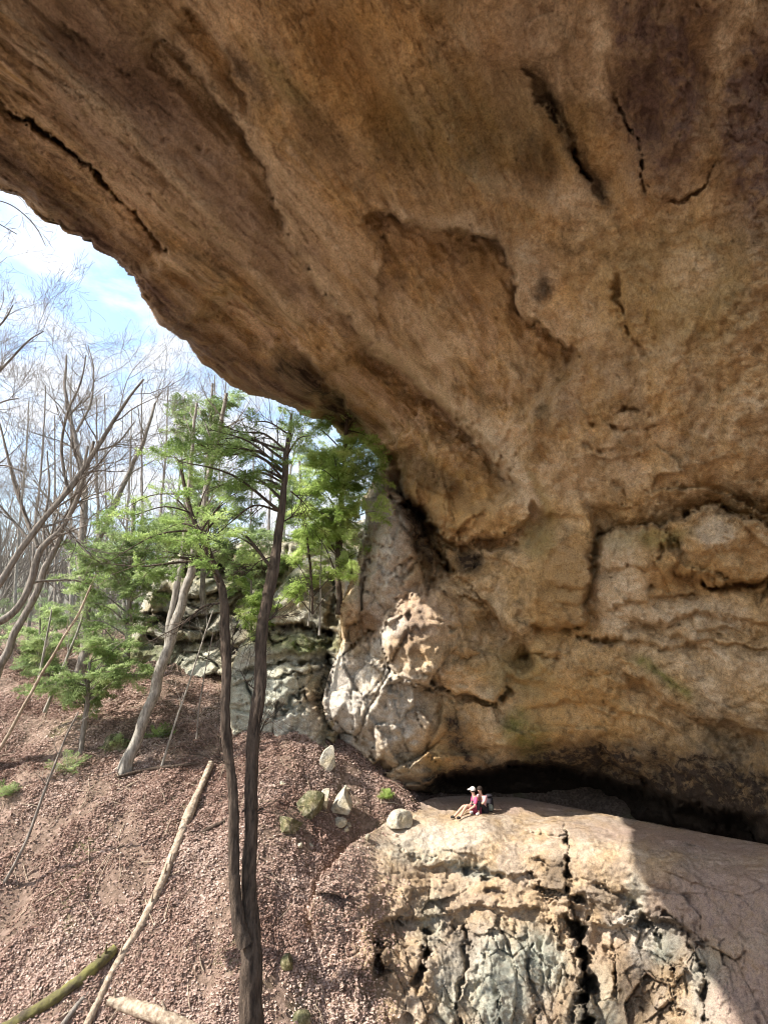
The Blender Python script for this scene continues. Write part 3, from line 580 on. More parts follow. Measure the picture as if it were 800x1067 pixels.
# ------------------------------------------------------------------ mossy outcrop left of the buttress, and the far cliff
def outcrop(name, poly, ctrl, fine, mat, thick, label, cat, dress, seed, names=('dark', 'verd', 'ochre', 'white', 'moss'), LAY=1.0):
    xs_ = np.arange(min(a for a, _ in poly)-4, max(a for a, _ in poly)+4, fine); ys_ = np.arange(min(b_ for _, b_ in poly)-4, max(b_ for _, b_ in poly)+4, fine)
    r = Relief(xs_, ys_, poly, ctrl, warp=2.5, seed=seed); dress(r)
    p = PT(r.px, r.py, r.t); wv = 0.18*np.stack([noise(p*0.7, 1), noise(p*0.7, 2), noise(p*0.7, 3)], -1)
    lay = p[..., 2]*0.62+0.9*fbm(p*0.22, 3, seed)+0.10*p[..., 0]; k_ = np.floor(lay); f_ = lay-k_
    rnd = (hsh(k_.astype(np.int64), k_.astype(np.int64)*3, 0*k_.astype(np.int64), seed) & 1023)/1023.
    r.t = r.t+LAY*0.9*(rnd-.5)+LAY*0.7*np.exp(-(np.minimum(f_, 1-f_)/0.045)**2)*np.clip(fbm(p*.4, 2, seed+7)*3+.6, 0, 1)
    jo = np.abs(fbm(p*np.array([.5, .5, .12])+k_[..., None]*3.1, 3, seed+3)); r.t = r.t+0.7*np.exp(-(jo/0.025)**2)*np.clip(fbm(p*.3+4, 2, seed+8)*3+.3, 0, 1)
    for kk, aa in ((.35, .7*LAY), (1.0, .16), (2.6, .07)):
        va, ea = facet((p+wv)*kk*np.array([.8, .8, 1.5]), seed+int(kk*10)); r.t = r.t+aa*va+.3*aa*np.exp(-(ea/.04)**2)
    r.t = r.t+0.35*fbm(p*0.5, 3, seed)+0.1*fbm(p*2.5, 4, seed+2, .6); r.rim(9, 1.2)
    return tag(r.build(name, mat, thick, None, names), label, cat)
m_out = rock_mat('lichened_stone', (0.20, 0.19, 0.14), (0.44, 0.42, 0.34), (0.62, 0.60, 0.52), stain_shade=(('ochre', (0.32, 0.19, 0.08)), ('verd', (0.52, 0.53, 0.44)), ('moss', (0.10, 0.13, 0.03)), ('white', (0.58, 0.56, 0.48)), ('dark', (0.03, 0.028, 0.02))), bump=0.8, fine=1.2)
def d1(r):
    r.step([(236,706),(270,700),(300,694),(345,690)], .9, 12, 2, side=-1, ends=6).groove([(240,700),(280,694),(345,686)], .7, 3, ends=3).groove([(350,600),(344,650),(340,700)], .9, 5).step([(282,648),(310,652),(352,655)], 1.2, 16, 2, ends=5).groove([(282,650),(350,657)], .8, 4, ends=3)
    r.step([(300,612),(330,616),(352,612)], .8, 10, 2, ends=5).groove([(262,675),(280,650)], .5, 5).blob(300,735,35,40,.6).blob(310,670,30,14,.5,0,4)
    r.groove([(318,700),(312,740),(305,780)], .25, 4).groove([(260,730),(300,738),(330,735)], .25, 3)
    r.pblob('verd', 280,740,40,50,.9).pblob('white', 300,755,30,26,.7).pblob('white', 262,690,20,16,.6).pblob('ochre', 322,745,16,36,.9,10).pblob('moss', 320,670,40,12,.8).pblob('moss', 320,605,30,12,.9).pblob('dark', 338,720,10,60,.8).pblob('dark', 335,650,14,30,.6)
    r.pblob('moss', 260,660,25,14,.5)
outcrop('mossy_outcrop', [(238,800),(236,740),(240,700),(250,672),(272,655),(285,620),(300,600),(318,582),(345,575),(362,590),(366,640),(362,700),(352,770),(340,800),(300,806)],
    [(238,800,20.5),(300,800,20.2),(350,780,20.6),(240,700,21.3),(300,700,21.2),(350,700,22),(270,660,22.5),(330,650,22.3),(310,600,23.3),(360,590,24)], 1.5, m_out, 3.5,
    'pale lichened outcrop of stacked blocks left of the big buttress', 'rock outcrop', d1, 41, LAY=.35)
def d2(r):
    for ln in ([(150,660),(190,668),(240,655)], [(160,615),(210,622),(260,612)], [(130,700),(180,706),(240,700)], [(190,585),(240,590),(300,586)], [(150,735),(200,742),(240,735)]):
        r.step(ln, 1.3, 16, 2, ends=8).groove([(a, b_+2) for a, b_ in ln], .9, 3)
    r.pblob('dark', 180,645,40,14,.9).pblob('dark', 215,590,40,10,.8).pblob('dark', 240,660,14,30,.7).pblob('moss', 190,720,40,20,.7).pblob('moss', 150,680,40,14,.6).pblob('moss', 260,600,60,14,.6).pblob('verd', 200,690,40,12,.6)
outcrop('background_cliff', [(112,762),(118,715),(132,668),(150,625),(168,590),(195,570),(240,566),(290,562),(330,560),(380,540),(400,600),(330,660),(265,700),(250,770),(180,775)],
    [(115,760,24.5),(180,770,23.5),(250,760,23),(130,690,26),(200,690,25.5),(250,690,25),(170,600,28),(240,570,28),(330,560,27.5),(380,550,27.5),(300,640,26)], 1.5, m_out, 4.0,
    'dark mossy layered cliff in the background behind the leaning grey trunks', 'cliff', d2, 61)

# ------------------------------------------------------------------ leaf litter
m_leaf = leafmat('dry_leaf', [(0.0, (0.20, 0.12, 0.09)), (0.35, (0.35, 0.235, 0.185)), (0.7, (0.45, 0.325, 0.265)), (1.0, (0.56, 0.44, 0.37))], 0.2)
def litter(P_, size, seed):
    r = np.random.default_rng(seed); n = len(P_)
    ax = r.normal(size=(n, 3)); ax[:, 2] *= 0.35; ax /= np.linalg.norm(ax, axis=1)[:, None]
    up = np.array([0, -0.45, 0.9])+r.normal(size=(n, 3))*0.38; b_ = np.cross(up, ax); b_ /= np.linalg.norm(b_, axis=1)[:, None]+1e-9
    s_ = size*np.minimum(np.exp(r.normal(0, .33, n)), 1.8)[:, None]; c = P_
    nn = np.cross(ax, b_); nn *= np.sign(nn[:, 2:3]+1e-6)
    V = np.stack([c-ax*s_*.55, c-b_*s_*.36+nn*s_*.18, c+ax*s_*.55, c+b_*s_*.36+nn*s_*.18], 1).reshape(-1, 3)
    t = np.repeat(np.clip(r.normal(.52, .22, n)+.55*fbm(P_*.45, 3, 77), 0, 1), 4)
    return V, np.arange(4*n).reshape(-1, 4), t
def toc(p):
    t = p[:, 1]*cp+p[:, 2]*sp; u = -p[:, 1]*sp+p[:, 2]*cp
    return p[:, 0]/t*FP+W/2, -u/t*FP+H/2, t
n = 620000; xx = rng.uniform(-20, 5, n); yy = 12+rng.beta(1, 1.35, n)*22; pp = np.stack([xx, yy, gz(xx, yy)+rng.uniform(0.0, 0.05, n)], -1)
dens = fbm(pp*0.55+3, 3, 301); ax_, ay_, at_ = toc(pp)
k_ = (ax_ > -25) & (ax_ < 470) & (ay_ < 1085) & (rng.uniform(size=n) < np.clip(1.0+2.4*dens, .12, 1))
V, F_, tnt = litter(pp[k_], 0.064, 5)
lp = ld.px[(ld.px < 450) & ld.keep]; lq = PT(ld.px, ld.py, ld.t)[(ld.px < 450) & ld.keep]
sel_ = rng.uniform(size=len(lq)) < 0.75*smooth(425, 335, lp+14*fbm(lq*1.2, 3, 8)*2) if len(lq) else []
lq = np.repeat(lq[sel_], 1, 0)+rng.normal(size=(int(np.sum(sel_)), 3))*0.02+np.array([0, -.03, .03])
V2, F2, t2 = litter(lq, 0.058, 6)
tag(mesh_from('fallen_leaves', np.vstack([V, V2]), np.vstack([F_, F2+len(V)]), m_leaf, None, False, {'tint': np.concatenate([tnt, t2])}), kind='stuff')

# ------------------------------------------------------------------ trees
m_dark = simple('dark_bark', (0.035, 0.026, 0.020), (0.13, 0.095, 0.07), 10, .95, 0.9, (2.2, 2.2, 0.45), detail=8)
m_grey = simple('grey_bark', (0.14, 0.125, 0.10), (0.40, 0.37, 0.32), 7, .95, 0.5, (2, 2, 0.5), detail=8)
m_mid = simple('brown_grey_bark', (0.11, 0.095, 0.08), (0.31, 0.275, 0.235), 8, .95, 0.5, (2, 2, 0.5), detail=8)
m_dead = simple('bleached_wood', (0.20, 0.145, 0.10), (0.50, 0.41, 0.31), 9, .9, 0.8, (1, 1, 1), detail=8)
m_mosslog = simple('mossy_rotten_wood', (0.07, 0.055, 0.04), (0.20, 0.19, 0.06), 3.5, .95, 0.8, (1, 1, 1), detail=8)
m_hem = leafmat('hemlock_needles', [(0.0, (0.14, 0.21, 0.06)), (0.5, (0.28, 0.40, 0.12)), (1.0, (0.46, 0.58, 0.22))], 0.6)
m_hem2 = leafmat('bright_hemlock_needles', [(0.0, (0.22, 0.31, 0.08)), (0.5, (0.39, 0.51, 0.15)), (1.0, (0.58, 0.68, 0.28))], 0.6)
m_hem3 = leafmat('greyish_needles', [(0.0, (0.15, 0.21, 0.075)), (0.5, (0.29, 0.39, 0.15)), (1.0, (0.46, 0.54, 0.27))], 0.6)
def PY(px, py, y):
    """world point at photo pixel px, py on the upright plane y metres ahead"""
    c = -(py-H/2)/FP; return PT(px, py, y/(cp-c*sp))
def px2m(px, py, y): return y/(cp+(py-H/2)/FP*sp)/FP
def limb_path(path, y, dy=0.0):
    """path of (px, py, width_px) at distance y -> smoothed points and radii"""
    n_ = len(path); a = np.array([list(PY(p_[0], p_[1], y+dy*k/max(1, n_-1)))+[p_[2]*0.44*px2m(p_[0], p_[1], y)] for k, p_ in enumerate(path)]); c = crv(a, 5)
    c[:, :3] += np.stack([noise(c[:, :3]*1.1, 1), noise(c[:, :3]*1.1, 2), 0*c[:, 0]], -1)*c[:, 3:4]*0.8
    return c[:, :3], np.maximum(c[:, 3], 0.004)
def unit(v): return v/(np.linalg.norm(v)+1e-9)
def grow(mb, p, d, L_, r, lvl, rs, up=0.25, wob=0.15, kids=(3, 6), spread=(0.4, 0.9)):
    n_ = 6; pts = [np.array(p)]; d = unit(np.array(d, float)); dirs = []
    for k in range(n_):
        d = unit(d+rs.normal(size=3)*wob+np.array([0, 0, up*0.3])); pts.append(pts[-1]+d*L_/n_); dirs.append(d)
    rad = np.linspace(r, max(r*0.35, 0.003), n_+1); mb.tube(pts, rad, 5 if r > 0.03 else 3, cap=False)
    if lvl <= 0: return
    for k in range(rs.integers(*kids)):
        i = int(rs.integers(1, n_+1)); dd = dirs[i-1]; s_ = unit(np.cross(dd, rs.normal(size=3))); a = rs.uniform(*spread)
        grow(mb, pts[i], dd*math.cos(a)+s_*math.sin(a), L_*rs.uniform(.45, .75), rad[i]*rs.uniform(.5, .75), lvl-1, rs, up, wob, kids, spread)
def bare_tree(label, y, trunk, limbs=(), mat=None, seed=1, group=None, n_br=10, blen=2.5, lvl=2, frm=0.35, base_ground=False, name='bare_tree', bup=.12, kids=(3, 6)):
    rs = np.random.default_rng(seed); mat = mat or m_mid
    pts, rad = limb_path(trunk, y)
    if base_ground:
        b0 = pts[0]; z = float(gz(b0[0], b0[1]))-0.15
        if z < b0[2]: pts = np.vstack([[b0[0], b0[1], z], pts]); rad = np.concatenate([[rad[0]*1.25], rad])
    t = thing(name, pts[0], label, 'tree', group)
    mb = MB(); mb.bark(pts, rad, 16 if y > 27 else 24, fl=.25 if y < 27 else 0, step=.12); mb.build('trunk', mat, t)
    br = MB(); src = [(pts, rad, frm)]
    for ln in limbs:
        p2, r2 = limb_path(ln, y, 0.0); src.append((p2, r2, .15))
    for sp_, sr_, f0 in src:
        if sp_ is not pts: br = MB(); br.tube(sp_, sr_, 8)
        m_ = len(sp_)
        for k in range(n_br if sp_ is pts else max(3, n_br//2+1)):
            if sp_ is pts: br = MB()
            i = int(rs.uniform(f0, 1)*(m_-1)); dd = unit(sp_[min(i+1, m_-1)]-sp_[max(i-1, 0)]); s_ = unit(np.cross(dd, rs.normal(size=3))); a = rs.uniform(.4, .95)
            grow(br, sp_[i], dd*math.cos(a)+s_*math.sin(a), blen*rs.uniform(.5, 1.1), min(sr_[i]*.5, .035), lvl, rs, bup, kids=kids)
            if sp_ is pts: br.build('branch', mat, t)
        if sp_ is not pts: br.build('limb', mat, t)
    return t
def spray(out, base, d, L_, lt=.42, nt_=12, m_=9, leaf=.075, rs=rng, droop=.25):
    """one flat hemlock spray: a rib with side twigs, each set with short needles"""
    d = unit(d); side = unit(np.cross(d, [0, 0, 1])+1e-6); up = np.cross(side, d)
    s_ = np.linspace(.08, 1, nt_); s_ = np.repeat(s_, 2); sg = np.tile([1., -1.], nt_)
    org = base+np.outer(s_*L_, d)-np.outer(droop*(s_*L_)**2*.5, [0, 0, 1])
    a = rs.uniform(.75, 1.1, len(s_)); td = np.cos(a)[:, None]*d+(np.sin(a)*sg)[:, None]*side+rs.normal(size=(len(s_), 1))*.35*up-np.array([0, 0, .15])
    tl = lt*(1.05-s_*.8)*rs.uniform(.6, 1.15, len(s_)); u = np.linspace(.1, 1, m_)
    c = org[:, None]+td[:, None]*(tl[:, None]*u)[..., None]; c = c.reshape(-1, 3)
    tdr = np.repeat(td, m_, 0); k = len(c)
    c = np.concatenate([c, c]); tdr = np.concatenate([tdr, tdr]); sgn = np.concatenate([np.ones(k), -np.ones(k)])
    sd_ = np.cross(tdr, up); sd_ /= np.linalg.norm(sd_, axis=1)[:, None]+1e-9
    ld_ = tdr*.7+sd_*sgn[:, None]*.8+rs.normal(size=c.shape)*.5; ld_ /= np.linalg.norm(ld_, axis=1)[:, None]
    w_ = np.cross(ld_, up+rs.normal(size=c.shape)*.3); w_ /= np.linalg.norm(w_, axis=1)[:, None]+1e-9
    lf = leaf*rs.uniform(.6, 1.2, len(c))[:, None]
    out.append(np.stack([c, c+ld_*lf*.5+w_*lf*.12, c+ld_*lf, c+ld_*lf*.5-w_*lf*.12], 1))
def foliage(out, mat, parent, rs, name='foliage'):
    if not out: return
    V = np.concatenate(out); n_ = len(V); cen = V[:, 0]
    tn = np.clip(.5+1.0*fbm(cen*1.4, 2, 5)+rs.normal(size=n_)*.16, 0, 1)
    return mesh_from(name, V.reshape(-1, 3)-np.array(parent.location), np.arange(4*n_).reshape(-1, 4), mat, parent, False, {'tint': np.repeat(tn, 4)})
def conifer(label, y, trunk, sprays, mat, bark, seed, group=None, dead=(), name='hemlock_tree', base_ground=False, per=7, L_=.9, lt=.4, leaf=.075, dy=1.2, cat='tree', m_=9, dens_=.66):
    """sprays: (px, py, spread_px, count): boughs run from the trunk to these places and carry flat sprays"""
    rs = np.random.default_rng(seed); pts, rad = limb_path(trunk, y)
    if base_ground:
        b0 = pts[0]; z = float(gz(b0[0], b0[1]))-0.15
        if z < b0[2]: pts = np.vstack([[b0[0], b0[1], z], pts]); rad = np.concatenate([[rad[0]*1.2], rad])
    t = thing(name, pts[0], label, cat, group); mb = MB(); mb.bark(pts, rad, 30, .2, .05); mb.build('trunk', bark, t)
    br = MB(); fo = []
    for d_ in dead:
        p2, r2 = limb_path(d_, y, 0.0); db = MB(); db.tube(p2, r2, 6)
        for k in range(7):
            i = int(rs.integers(2, len(p2))); dd = unit(p2[min(i+1, len(p2)-1)]-p2[i-1]); s_ = unit(np.cross(dd, rs.normal(size=3))); a = rs.uniform(.5, 1.0)
            grow(db, p2[i], dd*math.cos(a)+s_*math.sin(a), .7*rs.uniform(.4, 1), min(r2[i]*.6, .012), 1, rs, 0.0)
        db.build('bare_branch', bark, t)
    for (sx, sy, spd, cnt) in sprays:
        for k in range(max(2, int(cnt*dens_+.5))):
            e = PY(sx+rs.normal()*spd, sy+rs.normal()*spd*.7, y+rs.uniform(-dy, dy)); i = int(np.argmin(np.linalg.norm(pts-(e+np.array([0, 0, rs.uniform(-1.3, .2)*y/16])), axis=1)))
            s0 = pts[i]; v = e-s0; ln = np.linalg.norm(v); mid = s0+v*.5+np.array([0, 0, .12*ln])
            path = crv([s0, mid, e], 4); br.tube(path, np.linspace(min(rad[i]*.5, .022+.006*ln), .004, len(path)), 4, cap=False)
            m0 = max(1, int(len(path)*.35))
            for j in range(per):
                q_ = path[int(rs.integers(m0, len(path)))]; dd = unit(v)*.5+np.array([rs.normal()*.8, rs.normal()*.8, rs.normal()*.42-.1])
                spray(fo, q_, dd, L_*rs.uniform(.5, 1.1), lt, rs=rs, leaf=leaf, m_=m_)
    br.build('branches', bark, t); foliage(fo, mat, t, rs); return t

# the forked pair standing in the ravine
conifer('tall dark straight trunk of the forked pair in front, bare branches to its left', 8.2, [(266,1100,28),(264,1060,26),(262,1000,25),(260,960,22),(260,880,16.5),(264,780,15.5),(270,700,14),(280,620,12),(289,560,10),(296,500,8),(299,470,6.5),(303,446,4.5),(304,431,2)],
    [(308,452,6,2),(216,448,12,3),(190,466,18,4),(205,490,20,3),(240,482,14,2),(235,545,14,2),(255,515,12,2)], m_hem, m_dark, 11, dead=[
    [(299,470,3.2),(275,452,2.4),(250,450,1.8),(222,440,1.2)], [(297,492,3.4),(270,470,2.6),(238,474,2),(205,462,1.2)], [(295,503,3),(270,492,2.2),(240,500,1.4)], [(291,533,3),(265,527,2.4),(240,545,1.6),(222,560,1)], [(303,512,2),(315,522,1.4),(322,530,1)], [(285,580,2),(270,585,1.4),(255,600,1)], [(276,650,2.4),(286,640,1.6),(292,624,.8)], [(266,770,3),(272,762,2),(276,752,1)], [(268,720,2),(258,712,1.4),(250,698,.8)], [(261,850,3),(268,846,2),(271,842,1.4)], [(292,545,2),(304,538,1.4),(314,524,.8)], [(300,452,2.4),(280,440,1.8),(262,440,1)]],
    base_ground=True, per=3, L_=.5, lt=.24, leaf=.05, dy=.9)
conifer('slim curving trunk of the forked pair in front, bending left under its green crown', 8.05, [(255,985,17),(249,960,15),(245,900,13),(241,820,12),(236,740,11),(234,660,11),(232,620,10),(224,592,9),(212,562,7),(203,545,5),(194,515,4),(188,480,3)],
    [(170,505,22,5),(205,545,22,4),(230,510,18,3),(150,545,20,4),(195,470,18,3),(250,500,14,2),(175,580,16,2),(225,580,14,2),(130,590,12,2)], m_hem, m_dark, 12, dead=[
    [(226,597,4.5),(212,586,3.6),(185,586,3),(150,590,2),(118,588,1)], [(232,628,3),(212,632,2.6),(190,650,2),(165,664,1.2),(150,672,.8)], [(233,700,2),(240,680,1.5),(246,665,1)], [(238,800,1.6),(231,790,1.1),(225,770,.8)]],
    per=3, L_=.5, lt=.24, leaf=.05, dy=.8)
# conifers on and before the outcrop
conifer('bright green hemlock squeezed between the outcrop and the overhang lip', 21.5, [(352,640,8),(354,580,7),(356,520,6),(360,460,5),(364,400,4),(368,350,3)],
    [(350,470,20,12),(370,500,20,12),(335,500,18,10),(330,540,22,12),(365,545,18,10),(325,565,14,5),(325,480,14,6),(380,470,12,5),(350,440,18,6)], m_hem2, m_dark, 13, per=6, L_=1.0, lt=.5, leaf=.12, dy=1.8)
conifer('small drooping green hemlock leaning off the outcrop ledge', 20.5, [(326,640,3),(325,610,3),(322,575,2.4),(318,545,2)], [(300,612,11,4),(310,585,10,3),(372,595,6,2)], m_hem2, m_dark, 14, per=5, L_=.8, lt=.4, leaf=.11, dy=1)
conifer('dusky green hemlock behind the twin grey trunks', 23.6, [(212,640,7),(212,580,6),(214,520,5),(218,460,4),(222,400,3)],
    [(215,440,20,9),(200,480,26,11),(235,470,16,6),(190,520,28,11),(240,530,20,7),(215,560,28,9),(175,560,22,8),(255,575,16,6),(180,440,14,4),(240,420,14,4),(270,560,12,4)], m_hem3, m_mid, 15, per=5, L_=1.0, lt=.45, leaf=.11, dy=1.8)
conifer('spreading hemlock whose boughs hang low in front of the mossy cliff', 22.0, [(132,700,7),(134,640,6),(136,580,5),(140,520,4)],
    [(120,570,18,8),(150,565,18,8),(105,600,20,8),(140,600,20,8),(85,585,10,3),(120,635,20,7),(165,610,14,4),(100,560,10,3),(170,545,12,4)], m_hem3, m_mid, 16, per=5, L_=1.1, lt=.5, leaf=.12, dy=2)
conifer('low bushy hemlock at the foot of the forked grey tree', 20.8, [(90,745,5),(92,715,4),(94,690,3)], [(95,700,22,9),(120,680,20,7),(70,720,16,6),(100,725,18,7),(140,690,14,4)], m_hem3, m_mid, 17, per=5, L_=.9, lt=.45, leaf=.11, name='young_hemlock', base_ground=True)
conifer('thin young hemlock on the left slope among the bare trunks', 26, [(42,720,4),(42,670,3),(43,630,2)], [(40,690,14,5),(45,660,14,5),(55,640,12,4),(25,660,10,3)], m_hem3, m_mid, 18, per=5, L_=1.0, lt=.5, leaf=.13, name='young_hemlock', base_ground=True)
conifer('soft green hemlock on top of the cliff, right of the tall dark trunk', 27, [(318,600,5),(316,540,4),(312,480,3)], [(310,520,16,7),(300,560,16,6),(320,560,12,5),(275,580,14,5),(255,600,14,5)], m_hem3, m_mid, 19, per=5, L_=1.1, lt=.55, leaf=.14, dy=2)
conifer('small bright hemlock on the cliff brink, left of the outcrop', 23.5, [(262,660,3),(262,630,2.6),(262,605,2)], [(262,625,12,6),(272,640,10,4),(252,610,10,3)], m_hem2, m_mid, 20, per=5, L_=.8, lt=.4, leaf=.11, name='young_hemlock')

# bare hardwoods
def ybase(px, py): return float(hit(px, py)[1])
bare_tree('thick pale grey trunk leaning right with a slimmer twin, on the leafy slope', ybase(133,802), [(133,806,16),(139,785,12.5),(152,745,12),(166,705,12),(180,660,11),(192,620,10),(201,585,9),(212,530,8),(224,470,6),(236,410,4)],
    [[(172,690,9),(178,650,8.5),(184,612,8),(190,578,7),(196,530,6),(200,470,4.5),(205,420,3)]], m_grey, 21, n_br=9, blen=2.4, frm=.6)
bare_tree('forked grey tree with two rising limbs, left of the low hemlock', 25, [(78,742,13),(84,700,12),(88,650,11),(88,600,11),(86,560,9),(88,520,7),(82,470,5.5),(72,430,4),(68,400,3),(70,370,2)],
    [[(90,610,8),(98,575,7),(112,545,6.5),(126,510,6),(140,480,5),(152,452,4),(162,420,2.6)], [(88,560,4),(70,545,3.4),(50,520,2.6),(36,500,1.8)], [(80,450,3),(95,420,2.4),(98,385,1.6),(92,360,1)]], m_mid, 22, n_br=13, blen=3.0, frm=.4, lvl=3, base_ground=True)
bare_tree('crooked thick limb sweeping in from the left frame edge', 13.0, [(-70,690,14),(-35,662,10),(0,648,8.5),(22,630,8),(36,602,7.5),(42,575,7),(52,562,6.5),(66,548,5),(80,520,5),(90,490,4),(98,460,3)],
    [[(40,570,5),(20,520,4),(10,480,3),(0,440,2)], [(66,548,3.5),(82,566,2.4),(96,580,1.6)]], m_mid, 23, n_br=9, blen=1.6, frm=.3)
bare_tree('straight dark branchy tree leaning steeply right across the left sky', 12.0, [(-60,690,9),(-20,635,8),(8,592,7.5),(30,562,7),(55,532,6),(78,500,6),(100,470,5),(118,440,4),(134,415,3),(150,395,2)],
    [[(70,512,4),(64,470,3.4),(70,430,2.6),(84,400,1.8),(90,370,1.2)], [(30,562,4),(12,540,3),(-5,520,2)], [(100,470,2.6),(122,462,2),(140,440,1.4)]], m_mid, 24, n_br=12, blen=1.7, frm=.35, lvl=3)
bare_tree('smooth grey tree leaning right at the left edge of the slope', 20, [(-6,715,9),(8,680,8.5),(22,648,8),(38,615,7.5),(50,590,7),(62,560,6),(74,530,5),(84,500,4),(92,465,3)],
    [[(50,590,3.6),(46,550,3),(52,510,2.4),(50,470,1.6)]], m_mid, 25, n_br=10, blen=2.4, frm=.35, base_ground=True)
bare_tree('twiggy tree reaching in from the left edge high against the sky', 11, [(-90,700,12),(-70,560,9),(-55,450,8),(-40,390,6),(-28,350,4),(-20,310,3)],
    [[(-50,430,4),(-20,405,3.4),(8,378,2.6),(30,355,1.8),(46,345,1)], [(-45,400,3.6),(-20,360,3),(4,335,2),(14,318,1.2)], [(-55,470,4),(-30,440,3),(0,420,2),(20,415,1.2)], [(-58,520,4),(-30,500,3),(0,485,2),(26,492,1.2)]], m_mid, 26, n_br=10, blen=1.3, frm=.45, lvl=3)
# thin saplings and poles
def pole(label, pts, y, mat, seed, name='sapling', br=3):
    return bare_tree(label, y, pts, (), mat, seed, 'thin saplings on the slope', br, .8, 1, .4, name=name, base_ground=False)
pole('long thin pale pole leaning right, lowest at the left frame edge', [(-6,792,4),(18,748,3.6),(42,706,3.2),(64,668,2.8),(84,636,2.4),(100,598,2)], 19, m_dead, 31)
pole('thin pale sapling leaning right beside the forked grey tree', [(48,742,4),(60,712,3.6),(72,680,3),(84,650,2.6),(98,606,2)], 22, m_grey, 32)
pole('dark thin dead stem leaning right over the open leaf slope', [(-4,936,4),(20,892,3.6),(42,838,3.2),(58,795,2.6),(72,762,2.2),(82,742,1.6)], ybase(10,905)-.3, m_mid, 33, br=4)
pole('slender brown sapling left of the curving trunk', [(168,800,2.6),(180,762,2.4),(196,715,2),(210,672,1.6),(222,636,1.2)], ybase(168,800), m_grey, 34)
pole('hair thin sapling close to the curving trunk', [(205,770,2),(208,735,1.8),(214,700,1.4),(222,660,1)], 20.5, m_mid, 35)
pole('short leaning sapling under the forked grey tree', [(38,720,3),(44,690,2.8),(50,660,2.2),(54,635,1.6)], 23, m_grey, 36)
pole('straight thin pale stem standing on the outcrop ledge', [(333,662,2.4),(334,630,2),(334,598,1.6),(336,560,1.2)], 20.6, m_grey, 37)
pole('second thin stem on the outcrop, beside the drooping hemlock', [(321,652,1.8),(323,635,1.6),(322,615,1.2)], 20.6, m_grey, 38)
# hillside wood behind: each tree its own
bg_m = [m_mid, m_grey, m_mid]
for k in range(17):
    rs = np.random.default_rng(100+k); bx = [-30,12,28,58,74,104,112,128,150,158,176,190,205,230,258,275,285][k]; y = rs.uniform(29, 44)
    wpx = rs.uniform(3.2, 5.5); lean = rs.uniform(-4, 16); top = rs.uniform(385, 440)+max(0, bx-190)*.35
    tr = [(bx, 690, wpx), (bx+lean*.4, 610, wpx*.85), (bx+lean*.8, 540, wpx*.65), (bx+lean*1.3, 480, wpx*.45), (bx+lean*1.6, top, 1.2)]
    ORD = 'leftmost second third fourth fifth sixth seventh eighth ninth tenth eleventh twelfth thirteenth fourteenth fifteenth sixteenth rightmost'.split()
    bare_tree('slender bare hardwood in the far row beyond the crest, '+ORD[k]+('' if k in (0, 16) else ' from the left'), y, tr, (), bg_m[k % 3], 200+k, 'bare trees of the wood beyond the crest', 13, 4.2, 2, .3, base_ground=True, bup=.6, kids=(4, 7))

# twigs hanging down from the brow of the overhang, top left
mb = MB(); rs = np.random.default_rng(9)
for a in ([(-20,205,1.6),(8,212,1.4),(26,224,1.2),(40,240,1),(48,256,.7)], [(-20,222,1.6),(4,236,1.2),(18,244,1)], [(-14,196,1.4),(10,200,1),(24,206,.8)]):
    p2, r2 = limb_path(a, 9.0); mb.tube(p2, r2*1.0, 4)
    for k in range(5):
        i = int(rs.integers(3, len(p2))); grow(mb, p2[i], unit(p2[i]-p2[i-1])+rs.normal(size=3)*.5, .35, .004, 1, rs, -.1)
tag(mb.build('twig_spray', m_mid), 'bare drooping twigs in the top left corner of the sky', 'twigs')

# ------------------------------------------------------------------ fallen timber
def log(name, label, pts, mat, lift=.5, knots=0, seed=1, drop=0.0):
    c = []
    for (x, y, w_) in pts:
        p_ = hit(x, y); t_ = p_[1]*cp+p_[2]*sp; r_ = w_*.42*t_/FP; c.append([p_[0], p_[1], p_[2]+r_*lift-drop, r_])
    c = crv(c, 7); c[:, 3] *= 1+.12*noise(c[:, :3]*3, seed); t = thing(name, c[0, :3], label, 'fallen log'); mb = MB(); mb.bark(c[:, :3], c[:, 3], 24, .14, .04); mb.build('trunk', mat, t)
    rs = np.random.default_rng(seed)
    for k in range(knots):
        kb = MB(); i = int(rs.integers(2, len(c)-2)); kb.tube([c[i, :3], c[i, :3]+np.array([rs.normal()*.08, rs.normal()*.08, c[i, 3]+rs.uniform(.05, .3)])], [c[i, 3]*.35, c[i, 3]*.15], 6); kb.build('branch_stub', mat, t)
    return t
log('fallen_log', 'long bleached fallen trunk lying down the middle of the leaf slope', [(84,1085,9),(96,1060,9),(120,1012,9),(150,962,9.5),(172,915,10),(186,880,10),(196,855,12),(207,828,8),(220,798,7)], m_dead, .9, 4, 1)
log('fallen_log', 'green mossy log in the bottom left corner', [(0,1080,13),(40,1056,13),(72,1035,14),(100,1012,13),(120,992,10)], m_mosslog, .8, 3, 2)
log('fallen_log', 'broken pale log with a torn end at the bottom edge', [(112,1046,9),(132,1053,15),(165,1064,16),(205,1082,16)], m_dead, .7, 2, 3)
log('fallen_branch', 'thin grey branch beside the mossy log', [(62,1075,6),(85,1045,6),(112,1020,5),(128,1004,4)], m_mid, .9, 1, 4)
log('fallen_branch', 'dark thin branch lying across the slope above the bleached trunk', [(118,812,3),(150,804,4.5),(180,800,4),(206,797,3)], m_dark, .8, 1, 5)
log('fallen_branch', 'dark stick behind the forked trunks', [(192,880,3),(212,868,4),(232,858,4),(250,848,3),(262,838,2)], m_dark, .8, 0, 6)
log('fallen_branch', 'pale thin stick left of the bleached trunk', [(108,838,2),(130,822,2.6),(150,812,2)], m_dead, .8, 0, 7)
